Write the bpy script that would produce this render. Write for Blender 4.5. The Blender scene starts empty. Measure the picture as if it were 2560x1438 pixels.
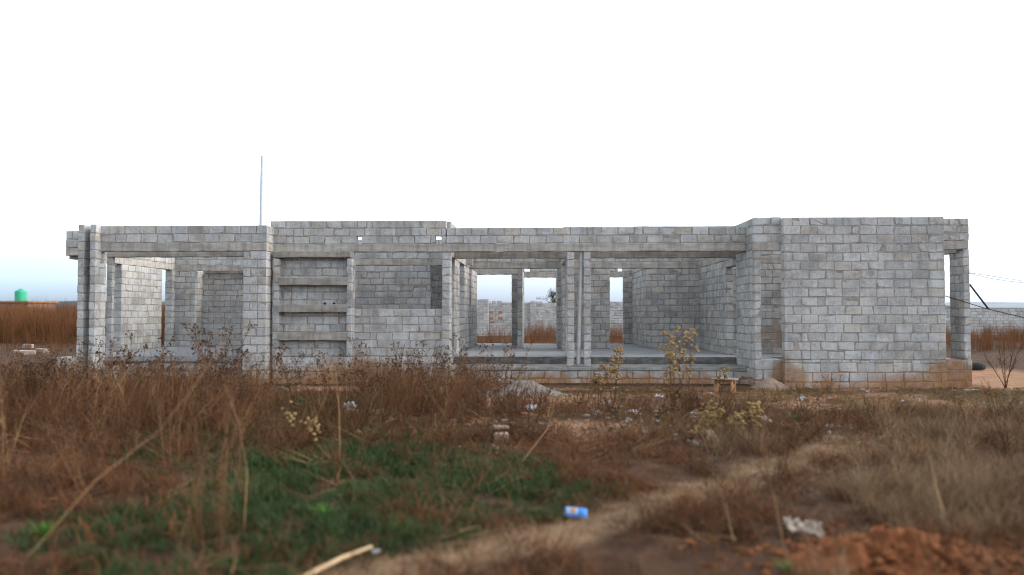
import bpy, math, random
import numpy as np
from mathutils import Vector, Matrix, Euler

random.seed(7)
RNG = np.random.default_rng(7)
SC = bpy.context.scene
COL = SC.collection
R = math.radians
PI = math.pi

# ------------------------------------------------------------------ camera, sky, sun, exposure
F = 2000.0                        # focal length in photo pixels (2560 wide)
EYE = 1.75
cd = bpy.data.cameras.new('camera')
cam = bpy.data.objects.new('camera', cd)
COL.objects.link(cam)
cd.sensor_width = 36.0
cd.lens = 36.0 * F / 2560.0
cd.clip_start = 0.05
cd.clip_end = 8000.0
cam.location = (0, 0, EYE)
cam.rotation_euler = (R(90 + 1.747), 0, R(1.86))
cd.dof.use_dof = True
cd.dof.focus_distance = 25.0
cd.dof.aperture_fstop = 0.56
SC.camera = cam
SC.cycles.filter_width = 1.1
SC.cycles.use_denoising = True

w = bpy.data.worlds.new('World')
SC.world = w
w.use_nodes = True
nt = w.node_tree
nt.nodes.clear()
wo = nt.nodes.new('ShaderNodeOutputWorld')
bg = nt.nodes.new('ShaderNodeBackground')
sky = nt.nodes.new('ShaderNodeTexSky')
sky.sky_type = 'NISHITA'
sky.sun_disc = False
sky.sun_elevation = R(33)
sky.sun_rotation = R(84)
sky.air_density = 1.0
sky.dust_density = 1.2
sky.ozone_density = 1.0
hs = nt.nodes.new('ShaderNodeHueSaturation')
hs.inputs['Saturation'].default_value = 0.20
tc = nt.nodes.new('ShaderNodeTexCoord')
sx = nt.nodes.new('ShaderNodeSeparateXYZ')
rp = nt.nodes.new('ShaderNodeValToRGB')
rp.color_ramp.elements[0].position = 0.0
rp.color_ramp.elements[0].color = (0.40, 0.47, 0.60, 1)
rp.color_ramp.elements[1].position = 0.30
rp.color_ramp.elements[1].color = (1.0, 1.0, 1.0, 1)
e = rp.color_ramp.elements.new(1.0)
e.color = (0.74, 0.76, 0.80, 1)
e = rp.color_ramp.elements.new(0.055)
e.color = (0.52, 0.59, 0.70, 1)
e = rp.color_ramp.elements.new(0.12)
e.color = (0.86, 0.90, 0.95, 1)
mx = nt.nodes.new('ShaderNodeMixRGB')
mx.blend_type = 'MULTIPLY'
mx.inputs[0].default_value = 1.0
nt.links.new(sky.outputs[0], hs.inputs['Color'])
nt.links.new(tc.outputs['Generated'], sx.inputs[0])
nt.links.new(sx.outputs['Z'], rp.inputs[0])
nt.links.new(hs.outputs[0], mx.inputs[1])
nt.links.new(rp.outputs[0], mx.inputs[2])
# the thin cloud is bluer and dimmer towards the side away from the sun
mr = nt.nodes.new('ShaderNodeMapRange')
mr.interpolation_type = 'SMOOTHSTEP'
mr.inputs[1].default_value, mr.inputs[2].default_value = -0.30, -0.66
nt.links.new(sx.outputs['X'], mr.inputs[0])
m2 = nt.nodes.new('ShaderNodeMixRGB')
m2.blend_type = 'MULTIPLY'
nt.links.new(mr.outputs[0], m2.inputs[0])
nt.links.new(mx.outputs[0], m2.inputs[1])
m2.inputs[2].default_value = (0.80, 0.885, 0.91, 1)
nt.links.new(m2.outputs[0], bg.inputs[0])
nt.links.new(bg.outputs[0], wo.inputs[0])
bg.inputs[1].default_value = 0.15

sd = bpy.data.lights.new('sun', 'SUN')
sun = bpy.data.objects.new('sun', sd)
COL.objects.link(sun)
sd.energy = 0.5
sd.angle = R(22)
sd.color = (1.0, 0.86, 0.68)
_el, _az = R(33), R(84)
_dir = Vector((math.sin(_az) * math.cos(_el), math.cos(_az) * math.cos(_el), math.sin(_el)))
sun.rotation_euler = _dir.to_track_quat('Z', 'Y').to_euler()
SC.view_settings.view_transform = 'Standard'
SC.view_settings.look = 'None'
SC.view_settings.exposure = 1.60
SC.view_settings.gamma = 1.0
SC.view_settings.use_curve_mapping = False

# ------------------------------------------------------------------ surveying helpers: a photo measurement -> metres at a known distance
RC = cam.rotation_euler.to_matrix()


def ray(px, py):
    return RC @ Vector(((px - 1280) / F, -(py - 719) / F, -1.0))


def at(px, py, Y):
    d = ray(px, py)
    t = Y / d.y
    return Vector((d.x * t, Y, EYE + d.z * t))


def X(px, Y, py=780):
    return at(px, py, Y).x


def G(px, py, z=0.0):
    d = ray(px, py)
    t = (z - EYE) / d.z
    return Vector((d.x * t, d.y * t, z))


def dist_px(size, Y):
    return size * Y / F


# ------------------------------------------------------------------ value noise
_NT = RNG.random((256, 256))


def vnoise(x, y, s=1.0, o=0):
    x = np.asarray(x, float) * s + o * 17.3 + 1000
    y = np.asarray(y, float) * s + o * 9.7 + 1000
    xi, yi = np.floor(x).astype(int), np.floor(y).astype(int)
    fx, fy = x - xi, y - yi
    fx, fy = fx * fx * (3 - 2 * fx), fy * fy * (3 - 2 * fy)
    a = _NT[xi % 256, yi % 256]
    b = _NT[(xi + 1) % 256, yi % 256]
    c = _NT[xi % 256, (yi + 1) % 256]
    d = _NT[(xi + 1) % 256, (yi + 1) % 256]
    return (a * (1 - fx) + b * fx) * (1 - fy) + (c * (1 - fx) + d * fx) * fy


def fbm(x, y, s=1.0, o=0, n=3):
    v, a, t = 0, 1, 0
    for k in range(n):
        v = v + a * vnoise(x, y, s * 2 ** k, o + k)
        t += a
        a *= 0.5
    return v / t


def sstep(a, b, x):
    t = np.clip((np.asarray(x, float) - a) / (b - a), 0, 1)
    return t * t * (3 - 2 * t)


# ------------------------------------------------------------------ materials
class NB:
    """short builder for a Principled material"""
    def __init__(s, name, rough=0.9):
        s.m = bpy.data.materials.new(name)
        s.m.use_nodes = True
        s.t = s.m.node_tree
        s.p = s.t.nodes['Principled BSDF']
        s.p.inputs['Roughness'].default_value = rough
        s.p.inputs['Specular IOR Level'].default_value = 0.2

    def n(s, k, **kw):
        o = s.t.nodes.new(k)
        for a, b in kw.items():
            setattr(o, a, b)
        return o

    def l(s, a, b):
        s.t.links.new(a, b)

    def pos(s, scale=(1, 1, 1)):
        g = s.n('ShaderNodeNewGeometry')
        if scale == (1, 1, 1):
            return g.outputs['Position']
        v = s.n('ShaderNodeVectorMath', operation='MULTIPLY')
        s.l(g.outputs['Position'], v.inputs[0])
        v.inputs[1].default_value = scale
        return v.outputs[0]

    def noise(s, vec, scale, detail=3, rough=0.6):
        o = s.n('ShaderNodeTexNoise')
        o.inputs['Scale'].default_value = scale
        o.inputs['Detail'].default_value = detail
        o.inputs['Roughness'].default_value = rough
        if vec is not None:
            s.l(vec, o.inputs['Vector'])
        return o.outputs['Fac']

    def ramp(s, fac, stops):
        o = s.n('ShaderNodeValToRGB')
        el = o.color_ramp.elements
        while len(el) < len(stops):
            el.new(0.5)
        for q, (p_, c) in zip(el, stops):
            q.position = p_
            q.color = (c, c, c, 1) if not isinstance(c, tuple) else (*c, 1)
        s.l(fac, o.inputs[0])
        return o.outputs[0]

    def mix(s, fac, a, b, mode='MIX'):
        o = s.n('ShaderNodeMixRGB', blend_type=mode)
        for i, v in ((0, fac), (1, a), (2, b)):
            if hasattr(v, 'links') or hasattr(v, 'is_linked'):
                s.l(v, o.inputs[i])
            elif i == 0:
                o.inputs[0].default_value = v
            else:
                o.inputs[i].default_value = (*v, 1) if isinstance(v, tuple) else (v, v, v, 1)
        return o.outputs[0]

    def math(s, op, a, b=0.0, clamp=False):
        o = s.n('ShaderNodeMath', operation=op, use_clamp=clamp)
        for i, v in ((0, a), (1, b)):
            if hasattr(v, 'is_linked'):
                s.l(v, o.inputs[i])
            else:
                o.inputs[i].default_value = v
        return o.outputs[0]

    def bump(s, h, strength=0.5, dist=0.01, prev=None):
        o = s.n('ShaderNodeBump')
        o.inputs['Strength'].default_value = strength
        o.inputs['Distance'].default_value = dist
        s.l(h, o.inputs['Height'])
        if prev is not None:
            s.l(prev, o.inputs['Normal'])
        s.l(o.outputs[0], s.p.inputs['Normal'])
        return o.outputs[0]

    def color(s, c):
        if hasattr(c, 'is_linked'):
            s.l(c, s.p.inputs['Base Color'])
        else:
            s.p.inputs['Base Color'].default_value = (*c, 1)


def mud_mask(b, hi=0.62, lo=0.05, amt=0.35):
    """laterite splash on the lowest courses, broken up by noise"""
    z = b.n('ShaderNodeSeparateXYZ')
    b.l(b.pos(), z.inputs[0])
    mr = b.n('ShaderNodeMapRange', clamp=True)
    b.l(z.outputs[2], mr.inputs[0])
    mr.inputs[1].default_value = hi
    mr.inputs[2].default_value = lo
    mr.inputs[3].default_value = 0
    mr.inputs[4].default_value = 1
    n1 = b.noise(b.pos((1.0, 1.0, 0.8)), 1.7, 4)
    n2 = b.ramp(n1, [(0.30, 0.0), (0.62, 1.0)])
    s = b.math('MULTIPLY', mr.outputs[0], 1.15)
    s = b.math('ADD', s, b.math('MULTIPLY', b.math('SUBTRACT', n2, 0.55), amt * 2))
    return b.math('MULTIPLY', b.math('MULTIPLY', s, mr.outputs[0]), 1.3, clamp=True)


def m_block(name='block', k=1.0, mud=True):
    b = NB(name, 0.95)
    at_ = b.n('ShaderNodeAttribute', attribute_name='tint')
    sp = b.n('ShaderNodeSeparateColor')
    b.l(at_.outputs['Color'], sp.inputs[0])
    c = b.ramp(sp.outputs[0], [(0.0, (0.37 * k, 0.362 * k, 0.347 * k)), (0.2, (0.44 * k, 0.432 * k, 0.416 * k)), (1.0, (0.515 * k, 0.505 * k, 0.484 * k))])
    c = b.mix(b.math('MULTIPLY', sp.outputs[1], 0.45), c, b.mix(1.0, c, (0.90, 0.97, 1.07), 'MULTIPLY'))
    c = b.mix(b.math('MULTIPLY', b.math('GREATER_THAN', sp.outputs[2], 0.86), 0.5), c, b.mix(1.0, c, (1.04, 0.94, 0.80), 'MULTIPLY'))
    # face of a pressed block: fine aggregate, open pores
    f = b.noise(b.pos(), 48, 4, 0.75)
    c = b.mix(0.75, c, b.ramp(f, [(0.30, 0.35), (0.50, 1.0), (0.72, 1.3)]), 'MULTIPLY')
    v = b.n('ShaderNodeTexVoronoi')
    v.inputs['Scale'].default_value = 55
    b.l(b.pos(), v.inputs['Vector'])
    pit = b.ramp(v.outputs['Distance'], [(0.10, 0.0), (0.26, 1.0)])
    few = b.ramp(b.noise(b.pos(), 6.0, 2), [(0.42, 0.0), (0.62, 0.55)])
    c = b.mix(few, c, b.mix(1.0, c, pit, 'MULTIPLY'))
    # grey weather stains and run-down streaks
    st = b.ramp(b.noise(b.pos(), 2.1, 5, 0.65), [(0.34, 0.62), (0.56, 1.05)])
    c = b.mix(0.8, c, st, 'MULTIPLY')
    sk = b.ramp(b.noise(b.pos((9, 9, 0.7)), 1.0, 3), [(0.36, 0.74), (0.54, 1.0)])
    c = b.mix(0.55, c, sk, 'MULTIPLY')
    # mortar smeared over the faces by the trowel
    sm = b.ramp(b.noise(b.pos((1, 1, 1.6)), 5.5, 5, 0.7), [(0.56, 0.0), (0.66, 0.75)])
    c = b.mix(sm, c, (0.30 * k, 0.28 * k, 0.252 * k))
    if mud:
        for (cx, cy, cz, sx_, sz_, am) in ((9.9, 19.55, 0.2, 1.1, 0.55, 0.9), (8.1, 22.9, 0.9, 2.2, 1.05, 0.75), (-4.6, 20.1, 0.1, 1.9, 0.55, 0.9), (6.0, 19.6, 0.2, 0.5, 0.5, 0.8)):
            v_ = b.n('ShaderNodeVectorMath', operation='SUBTRACT')
            b.l(b.pos(), v_.inputs[0])
            v_.inputs[1].default_value = (cx, cy, cz)
            v2 = b.n('ShaderNodeVectorMath', operation='MULTIPLY')
            b.l(v_.outputs[0], v2.inputs[0])
            v2.inputs[1].default_value = (1 / sx_, 1 / 1.2, 1 / sz_)
            v3 = b.n('ShaderNodeVectorMath', operation='LENGTH')
            b.l(v2.outputs[0], v3.inputs[0])
            q = b.math('ADD', v3.outputs['Value'], b.math('MULTIPLY', b.math('SUBTRACT', b.noise(b.pos(), 2.6, 5, 0.65), 0.5), 1.6))
            q = b.ramp(q, [(0.55, am), (1.0, 0.0)])
            c = b.mix(q, c, b.ramp(b.noise(b.pos(), 7, 4), [(0.3, (0.20, 0.105, 0.05)), (0.7, (0.36, 0.205, 0.105))]))
        mm = mud_mask(b, 0.44, -0.16, 0.8)
        c = b.mix(b.math('MULTIPLY', mm, 0.85), c, b.ramp(b.noise(b.pos(), 5, 4), [(0.3, (0.22, 0.105, 0.045)), (0.7, (0.40, 0.21, 0.095))]))
        sp2 = b.ramp(b.noise(b.pos((1.5, 1.5, 1.1)), 1.9, 4, 0.6), [(0.66, 0.0), (0.73, 0.75)])
        z = b.n('ShaderNodeSeparateXYZ')
        b.l(b.pos(), z.inputs[0])
        lowz = b.math('SUBTRACT', 1.9, z.outputs[2], clamp=True)
        c = b.mix(b.math('MULTIPLY', sp2, lowz), c, (0.40, 0.22, 0.10))
    b.color(c)
    hgt = b.math('ADD', b.math('MULTIPLY', f, 0.6), b.math('MULTIPLY', pit, 0.35))
    b.bump(hgt, 0.8, 0.014)
    return b.m


def m_mortar(name='mortar'):
    b = NB(name, 0.97)
    n1 = b.noise(b.pos(), 9, 5, 0.7)
    c = b.ramp(n1, [(0.30, (0.18, 0.160, 0.140)), (0.52, (0.30, 0.275, 0.246)), (0.75, (0.42, 0.392, 0.358))])
    mm = mud_mask(b)
    c = b.mix(b.math('MULTIPLY', mm, 0.9), c, (0.25, 0.125, 0.055))
    b.color(c)
    b.bump(b.noise(b.pos(), 60, 4, 0.7), 0.8, 0.015)
    return b.m


def m_concrete(name, lo, hi, streak=0.6, sc=1.0):
    b = NB(name, 0.93)
    n1 = b.noise(b.pos((0.9, 0.9, 3.5)), 2.0 * sc, 5, 0.65)
    c = b.ramp(n1, [(0.28, lo), (0.68, hi)])
    g = b.noise(b.pos(), 60, 3, 0.7)
    c = b.mix(0.6, c, b.ramp(g, [(0.25, 0.55), (0.55, 1.05)]), 'MULTIPLY')
    # board marks of the formwork and drips
    bd = b.ramp(b.noise(b.pos((0.35, 0.35, 22)), 1.0, 3), [(0.35, 0.78), (0.6, 1.05)])
    c = b.mix(streak * 0.6, c, bd, 'MULTIPLY')
    sk = b.ramp(b.noise(b.pos((7, 7, 0.6)), 1.0, 3), [(0.38, 0.62), (0.55, 1.0)])
    c = b.mix(streak, c, sk, 'MULTIPLY')
    v = b.n('ShaderNodeTexVoronoi')
    v.inputs['Scale'].default_value = 38
    b.l(b.pos(), v.inputs['Vector'])
    hc = b.mix(b.ramp(b.noise(b.pos(), 1.6, 4), [(0.50, 0.0), (0.62, 0.8)]), 1.0, b.ramp(v.outputs['Distance'], [(0.12, 0.35), (0.32, 1.0)]))
    c = b.mix(1.0, c, hc, 'MULTIPLY')
    b.color(c)
    h = b.math('ADD', b.math('MULTIPLY', g, 0.5), b.math('MULTIPLY', bd, 0.25))
    b.bump(h, 0.55, 0.012)
    return b.m


def m_plain(name, c, rough=0.8, var=0.25, sc=20, bump=0.2, metal=0.0):
    b = NB(name, rough)
    b.p.inputs['Metallic'].default_value = metal
    n1 = b.noise(b.pos(), sc, 4)
    b.color(b.mix(1.0, c, b.ramp(n1, [(0.3, 1 - var), (0.7, 1 + var)]), 'MULTIPLY'))
    if bump:
        b.bump(n1, bump, 0.01)
    return b.m


def m_plant(name, c1, c2, rough=0.75, trans=0.25):
    """dry or green plant tissue, the colour varies plant by plant and along the stem"""
    b = NB(name, rough)
    oi = b.n('ShaderNodeObjectInfo')
    n1 = b.noise(b.pos(), 3.1, 3)
    n2 = b.noise(b.pos(), 0.75, 3, 0.6)
    f = b.math('ADD', b.math('MULTIPLY', oi.outputs['Random'], 0.35), b.math('MULTIPLY', b.ramp(n1, [(0.3, 0.0), (0.7, 1.0)]), 0.30))
    f = b.math('ADD', f, b.math('MULTIPLY', b.ramp(n2, [(0.36, 0.0), (0.62, 1.0)]), 0.45), clamp=True)
    c = b.mix(f, c1, c2)
    b.color(c)
    if trans:
        tr = b.n('ShaderNodeBsdfTranslucent')
        b.l(c, tr.inputs[0])
        ms = b.n('ShaderNodeMixShader')
        ms.inputs[0].default_value = trans
        b.l(b.p.outputs[0], ms.inputs[1])
        b.l(tr.outputs[0], ms.inputs[2])
        b.l(ms.outputs[0], b.t.nodes['Material Output'].inputs[0])
    return b.m


M = {}
M['block'] = m_block('block', 1.02)
M['mortar'] = m_mortar()
M['beam'] = m_concrete('beam_concrete', (0.30, 0.278, 0.248), (0.50, 0.47, 0.425), 0.65)
M['beam_dark'] = m_concrete('shelf_concrete', (0.24, 0.22, 0.192), (0.40, 0.37, 0.33), 0.6)
M['floor'] = m_concrete('floor_screed', (0.25, 0.265, 0.275), (0.37, 0.38, 0.385), 0.15)
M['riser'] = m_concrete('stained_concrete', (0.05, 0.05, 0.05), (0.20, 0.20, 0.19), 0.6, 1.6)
M['slab'] = m_concrete('slab_edge', (0.20, 0.20, 0.19), (0.36, 0.35, 0.33), 0.5, 1.5)
M['farblock'] = m_block('boundary_block', 1.12, mud=False)
M['weed'] = m_plant('dead_stem', (0.060, 0.028, 0.013), (0.20, 0.105, 0.050), trans=0)
M['weed_pale'] = m_plant('bleached_stem', (0.21, 0.115, 0.055), (0.37, 0.23, 0.12), trans=0)
M['head'] = m_plant('seed_head', (0.018, 0.010, 0.007), (0.070, 0.034, 0.017), trans=0)
M['drybrown'] = m_plant('dry_brown_blade', (0.044, 0.020, 0.009), (0.185, 0.090, 0.040))
M['red'] = m_plant('russet_blade', (0.092, 0.033, 0.012), (0.27, 0.106, 0.039))
M['tan'] = m_plant('tan_blade', (0.090, 0.052, 0.027), (0.265, 0.172, 0.100))
M['straw'] = m_plant('straw_blade', (0.20, 0.135, 0.075), (0.40, 0.29, 0.175))
M['green'] = m_plant('green_blade', (0.022, 0.044, 0.014), (0.066, 0.098, 0.033))
M['olive'] = m_plant('olive_blade', (0.060, 0.075, 0.024), (0.14, 0.140, 0.056))
M['bright'] = m_plant('bright_green_leaf', (0.045, 0.14, 0.018), (0.085, 0.20, 0.030))
M['puff'] = m_plant('straw_flower', (0.21, 0.13, 0.046), (0.44, 0.30, 0.135))
M['leaf_dead'] = m_plant('withered_leaf', (0.050, 0.027, 0.015), (0.15, 0.078, 0.04))

# ------------------------------------------------------------------ mesh helpers
def link(name, me, mat=None, parent=None):
    o = bpy.data.objects.new(name, me)
    COL.objects.link(o)
    if mat is not None and me is not None and not me.materials:
        for q in (mat if isinstance(mat, (list, tuple)) else [mat]):
            me.materials.append(q)
    if parent is not None:
        o.parent = parent
    return o


def tag(o, label=None, cat=None, group=None, kind=None):
    for k, v in (('label', label), ('category', cat), ('group', group), ('kind', kind)):
        if v:
            o[k] = v
    return o


def empty(name, loc=(0, 0, 0), rz=0.0):
    o = bpy.data.objects.new(name, None)
    o.empty_display_size = 0.2
    COL.objects.link(o)
    o.location = loc
    o.rotation_euler = (0, 0, rz)
    return o


class MB:
    """collects polygons for one mesh"""
    def __init__(s):
        s.v, s.f, s.m = [], [], []

    def add(s, vs, fs, mi=0):
        b = len(s.v)
        s.v += [tuple(q) for q in vs]
        s.f += [tuple(i + b for i in q) for q in fs]
        s.m += [mi] * len(fs)

    def box(s, x0, x1, y0, y1, z0, z1, mi=0, jit=0.0):
        vs = [(x, y, z) for z in (z0, z1) for y in (y0, y1) for x in (x0, x1)]
        if jit:
            vs = [tuple(c + random.uniform(-jit, jit) for c in q) for q in vs]
        s.add(vs, [(0, 2, 3, 1), (4, 5, 7, 6), (0, 1, 5, 4), (2, 6, 7, 3), (0, 4, 6, 2), (1, 3, 7, 5)], mi)

    def tube(s, pts, rad, n=5, mi=0, cap=True):
        pts = [Vector(p) for p in pts]
        if not hasattr(rad, '__len__'):
            rad = [rad] * len(pts)
        vs, fs = [], []
        for i, p in enumerate(pts):
            d = (pts[min(i + 1, len(pts) - 1)] - pts[max(i - 1, 0)])
            d = d.normalized() if d.length > 1e-9 else Vector((0, 0, 1))
            a = d.cross(Vector((0, 0, 1)) if abs(d.z) < 0.9 else Vector((1, 0, 0))).normalized()
            b = d.cross(a)
            for k in range(n):
                t = 2 * PI * k / n
                vs.append(p + (a * math.cos(t) + b * math.sin(t)) * rad[i])
        for i in range(len(pts) - 1):
            for k in range(n):
                fs.append((i * n + k, i * n + (k + 1) % n, (i + 1) * n + (k + 1) % n, (i + 1) * n + k))
        if cap:
            fs.append(tuple(range(n))[::-1])
            fs.append(tuple((len(pts) - 1) * n + k for k in range(n)))
        s.add(vs, fs, mi)

    def octa(s, c, r, mi=0, sq=1.0):
        c = Vector(c)
        vs = [c + Vector(q) * r for q in ((1, 0, 0), (0, 1, 0), (-1, 0, 0), (0, -1, 0), (0, 0, sq), (0, 0, -sq))]
        s.add(vs, [(0, 1, 4), (1, 2, 4), (2, 3, 4), (3, 0, 4), (1, 0, 5), (2, 1, 5), (3, 2, 5), (0, 3, 5)], mi)

    def mesh(s, name='mesh', smooth=False):
        me = bpy.data.meshes.new(name)
        me.from_pydata(s.v, [], s.f)
        if any(s.m):
            me.polygons.foreach_set('material_index', s.m)
        me.polygons.foreach_set('use_smooth', [bool(smooth)] * len(s.f))
        me.update()
        return me

    def build(s, name, mat, parent=None, smooth=False):
        return link(name, s.mesh(name, smooth), mat, parent)


# ---- template of a chamfered block
_COR = np.array([(x, y, z) for z in (-1, 1) for y in (-1, 1) for x in (-1, 1)], float)


def _tmpl():
    idx = {tuple(c): i for i, c in enumerate(_COR.astype(int).tolist())}
    fs = []
    V = lambda c, a: idx[c] * 3 + a
    for a in range(3):
        b, c = (a + 1) % 3, (a + 2) % 3
        for s in (-1, 1):
            q = []
            for (sb, sc_) in ((-1, -1), (1, -1), (1, 1), (-1, 1)):
                k = [0, 0, 0]
                k[a], k[b], k[c] = s, sb, sc_
                q.append(V(tuple(k), a))
            fs.append(q)
        for sb in (-1, 1):
            for sc_ in (-1, 1):
                k0, k1 = [0, 0, 0], [0, 0, 0]
                k0[a], k1[a] = -1, 1
                k0[b] = k1[b] = sb
                k0[c] = k1[c] = sc_
                fs.append([V(tuple(k0), b), V(tuple(k1), b), V(tuple(k1), c), V(tuple(k0), c)])
    for c in idx:
        fs.append([V(c, 0), V(c, 1), V(c, 2)])
    v = np.zeros((24, 3))
    for c, i in idx.items():
        for a in range(3):
            q = np.array(c, float) * 0.9
            q[a] = c[a]
            v[i * 3 + a] = q
    out = []
    for q in fs:
        p = v[q]
        nrm = np.cross(p[1] - p[0], p[2] - p[0])
        out.append(q if nrm @ p.mean(0) > 0 else q[::-1])
    return out


BF = _tmpl()
BLV = np.concatenate([np.array(q) for q in BF])
BLS = np.array([len(q) for q in BF])


def block_verts(sz, ch=0.009, jit=0.0055, rng=RNG):
    h = np.array(sz, float) / 2
    ch = min(ch, h.min() * 0.4)
    cj = rng.uniform(-jit, jit, (8, 3))
    # now and then a broken corner
    chip = np.where(rng.random(8) < 0.16, rng.uniform(1.5, 4.5, 8), 1.0)
    v = np.zeros((8, 3, 3))
    for a in range(3):
        q = _COR * h
        for b in range(3):
            if b != a:
                q[:, b] -= _COR[:, b] * np.minimum(ch * chip, h[b] * 0.8)
        v[:, a] = q + cj
    return v.reshape(24, 3) + rng.uniform(-0.0012, 0.0012, (24, 3))


def poly_mesh(name, verts, loops, sizes, mats, tint=None, smooth=False):
    me = bpy.data.meshes.new(name)
    me.vertices.add(len(verts))
    me.vertices.foreach_set('co', np.asarray(verts, np.float32).ravel())
    me.loops.add(len(loops))
    me.loops.foreach_set('vertex_index', np.asarray(loops, np.int32))
    me.polygons.add(len(sizes))
    st = np.concatenate([[0], np.cumsum(sizes)[:-1]]).astype(np.int32)
    me.polygons.foreach_set('loop_start', st)
    me.polygons.foreach_set('loop_total', np.asarray(sizes, np.int32))
    me.update(calc_edges=True)
    me.validate()
    me.polygons.foreach_set('use_smooth', [bool(smooth)] * len(sizes))
    if tint is not None:
        a = me.attributes.new('tint', 'FLOAT_COLOR', 'POINT')
        a.data.foreach_set('color', np.asarray(tint, np.float32).ravel())
    for q in mats:
        me.materials.append(q)
    return me


_BC = {}


def block_mesh(sz, mat, nvar=14):
    key = (tuple(round(q, 2) for q in sz), mat.name)
    lst = _BC.setdefault(key, [])
    if len(lst) < nvar:
        v = block_verts(key[0])
        t = np.tile(np.append(RNG.random(3), 1.0), (24, 1))
        lst.append(poly_mesh('block', v, BLV, BLS, [mat], t))
        return lst[-1]
    return random.choice(lst)


class Masonry:
    """walls of one building: cores (mortar) are parts, the blocks that show largest are sub-parts, the rest is joined"""
    def __init__(s, root, mat, limit=300):
        s.root, s.mat, s.limit = root, mat, limit
        s.blocks = []                # (score, core, centre, size)

    def panel(s, name, ax, a0, a1, f0, f1, z0, z1, rows, L=0.40, joint=0.017, off=0.0, gaps=(), vis=1.0, odd=0.10, proud=0.008, mat=None, holes_mat=None):
        """ax 'x': runs along x from a0 to a1, faces at y f0..f1; ax 'y': runs along y, faces at x f0..f1.
        gaps: (row, a_start, a_end) left open."""
        core = MB()

        def cbox(p0, p1, q0, q1):
            g = proud
            if ax == 'x':
                core.box(p0, p1, f0 + g, f1 - g, q0, q1)
            else:
                core.box(f0 + g, f1 - g, p0, p1, q0, q1)
        pitch = (z1 - z0) / rows
        byrow = {}
        for (r_, g0, g1) in gaps:
            byrow.setdefault(r_, []).append((g0, g1))
        if not byrow:
            cbox(a0 + proud, a1 - proud, z0 + 0.002, z1 - proud)
        segs_all = []
        for r_ in range(rows):
            segs = [(a0, a1)]
            for (g0, g1) in byrow.get(r_, []):
                new = []
                for (p, q) in segs:
                    if g1 <= p or g0 >= q:
                        new.append((p, q))
                    else:
                        if g0 - p > 0.05:
                            new.append((p, g0))
                        if q - g1 > 0.05:
                            new.append((g1, q))
                segs = new
            segs_all.append(segs)
            if byrow:
                for (p, q) in segs:
                    cbox(p + proud, q - proud, z0 + r_ * pitch + 0.001, z0 + (r_ + 1) * pitch - (proud if r_ == rows - 1 else -0.001))
        co = core.build(name, M['mortar'] if mat is None else mat, s.root)
        ha = L / 2
        for r_ in range(rows):
            za = z0 + r_ * pitch + joint * 0.5
            zb = z0 + (r_ + 1) * pitch - joint * 0.5
            for (p, q) in segs_all[r_]:
                x = p
                first = True
                ln = q - p
                while x < q - 0.02:
                    if first and (r_ + int(off * 2)) % 2 == 1 and ln > L * 0.9:
                        step = L * random.uniform(0.42, 0.6)
                    else:
                        step = L * random.uniform(0.97, 1.03)
                        if random.random() < odd and not first:
                            step = L * random.uniform(0.35, 0.7)
                    first = False
                    if q - (x + step) < 0.10:
                        step = q - x
                        if step > L * 1.15:
                            step = step / 2
                    e = x + step
                    ja = joint * 0.5 * random.uniform(0.6, 1.5) if x > p + 1e-6 else 0
                    jb = joint * 0.5 * random.uniform(0.6, 1.5) if e < q - 1e-6 else 0
                    c0, c1 = x + ja, e - jb
                    pr = random.uniform(-0.005, 0.005)
                    dz = random.uniform(-0.006, 0.006)
                    if ax == 'x':
                        ctr = ((c0 + c1) / 2, (f0 + f1) / 2 + pr, (za + zb) / 2 + dz)
                        sz = (c1 - c0, f1 - f0, zb - za)
                    else:
                        ctr = ((f0 + f1) / 2 + pr, (c0 + c1) / 2, (za + zb) / 2 + dz)
                        sz = (f1 - f0, c1 - c0, zb - za)
                    area = sz[0] * sz[2] if ax == 'x' else sz[1] * sz[2] * min(1, abs(ctr[0]) / ctr[1])
                    s.blocks.append((vis * area / (ctr[1] ** 2), co, ctr, sz))
                    x = e
        return co

    def finish(s):
        order = sorted(range(len(s.blocks)), key=lambda i: -s.blocks[i][0])
        big, rest = order[:s.limit], order[s.limit:]
        for i in big:
            sc_, co, ctr, sz = s.blocks[i]
            o = link('block', block_mesh(sz, s.mat), None, co)
            o.location = ctr
            o.rotation_euler = tuple(random.uniform(-0.004, 0.004) for _ in range(3))
            q = [round(k, 2) for k in sz]
            o.scale = tuple(a / b for a, b in zip(sz, q))
        if rest:
            V_, T_ = [], []
            for i in rest:
                sc_, co, ctr, sz = s.blocks[i]
                V_.append(block_verts(sz) + np.array(ctr))
                T_.append(np.tile(np.append(RNG.random(3), 1.0), (24, 1)))
            n = len(rest)
            lo = (BLV[None, :] + (np.arange(n) * 24)[:, None]).ravel()
            me = poly_mesh('blockwork', np.concatenate(V_), lo, np.tile(BLS, n), [s.mat], np.concatenate(T_))
            o = link('blockwork', me, None, s.root)
            o['kind'] = 'stuff'


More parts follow.
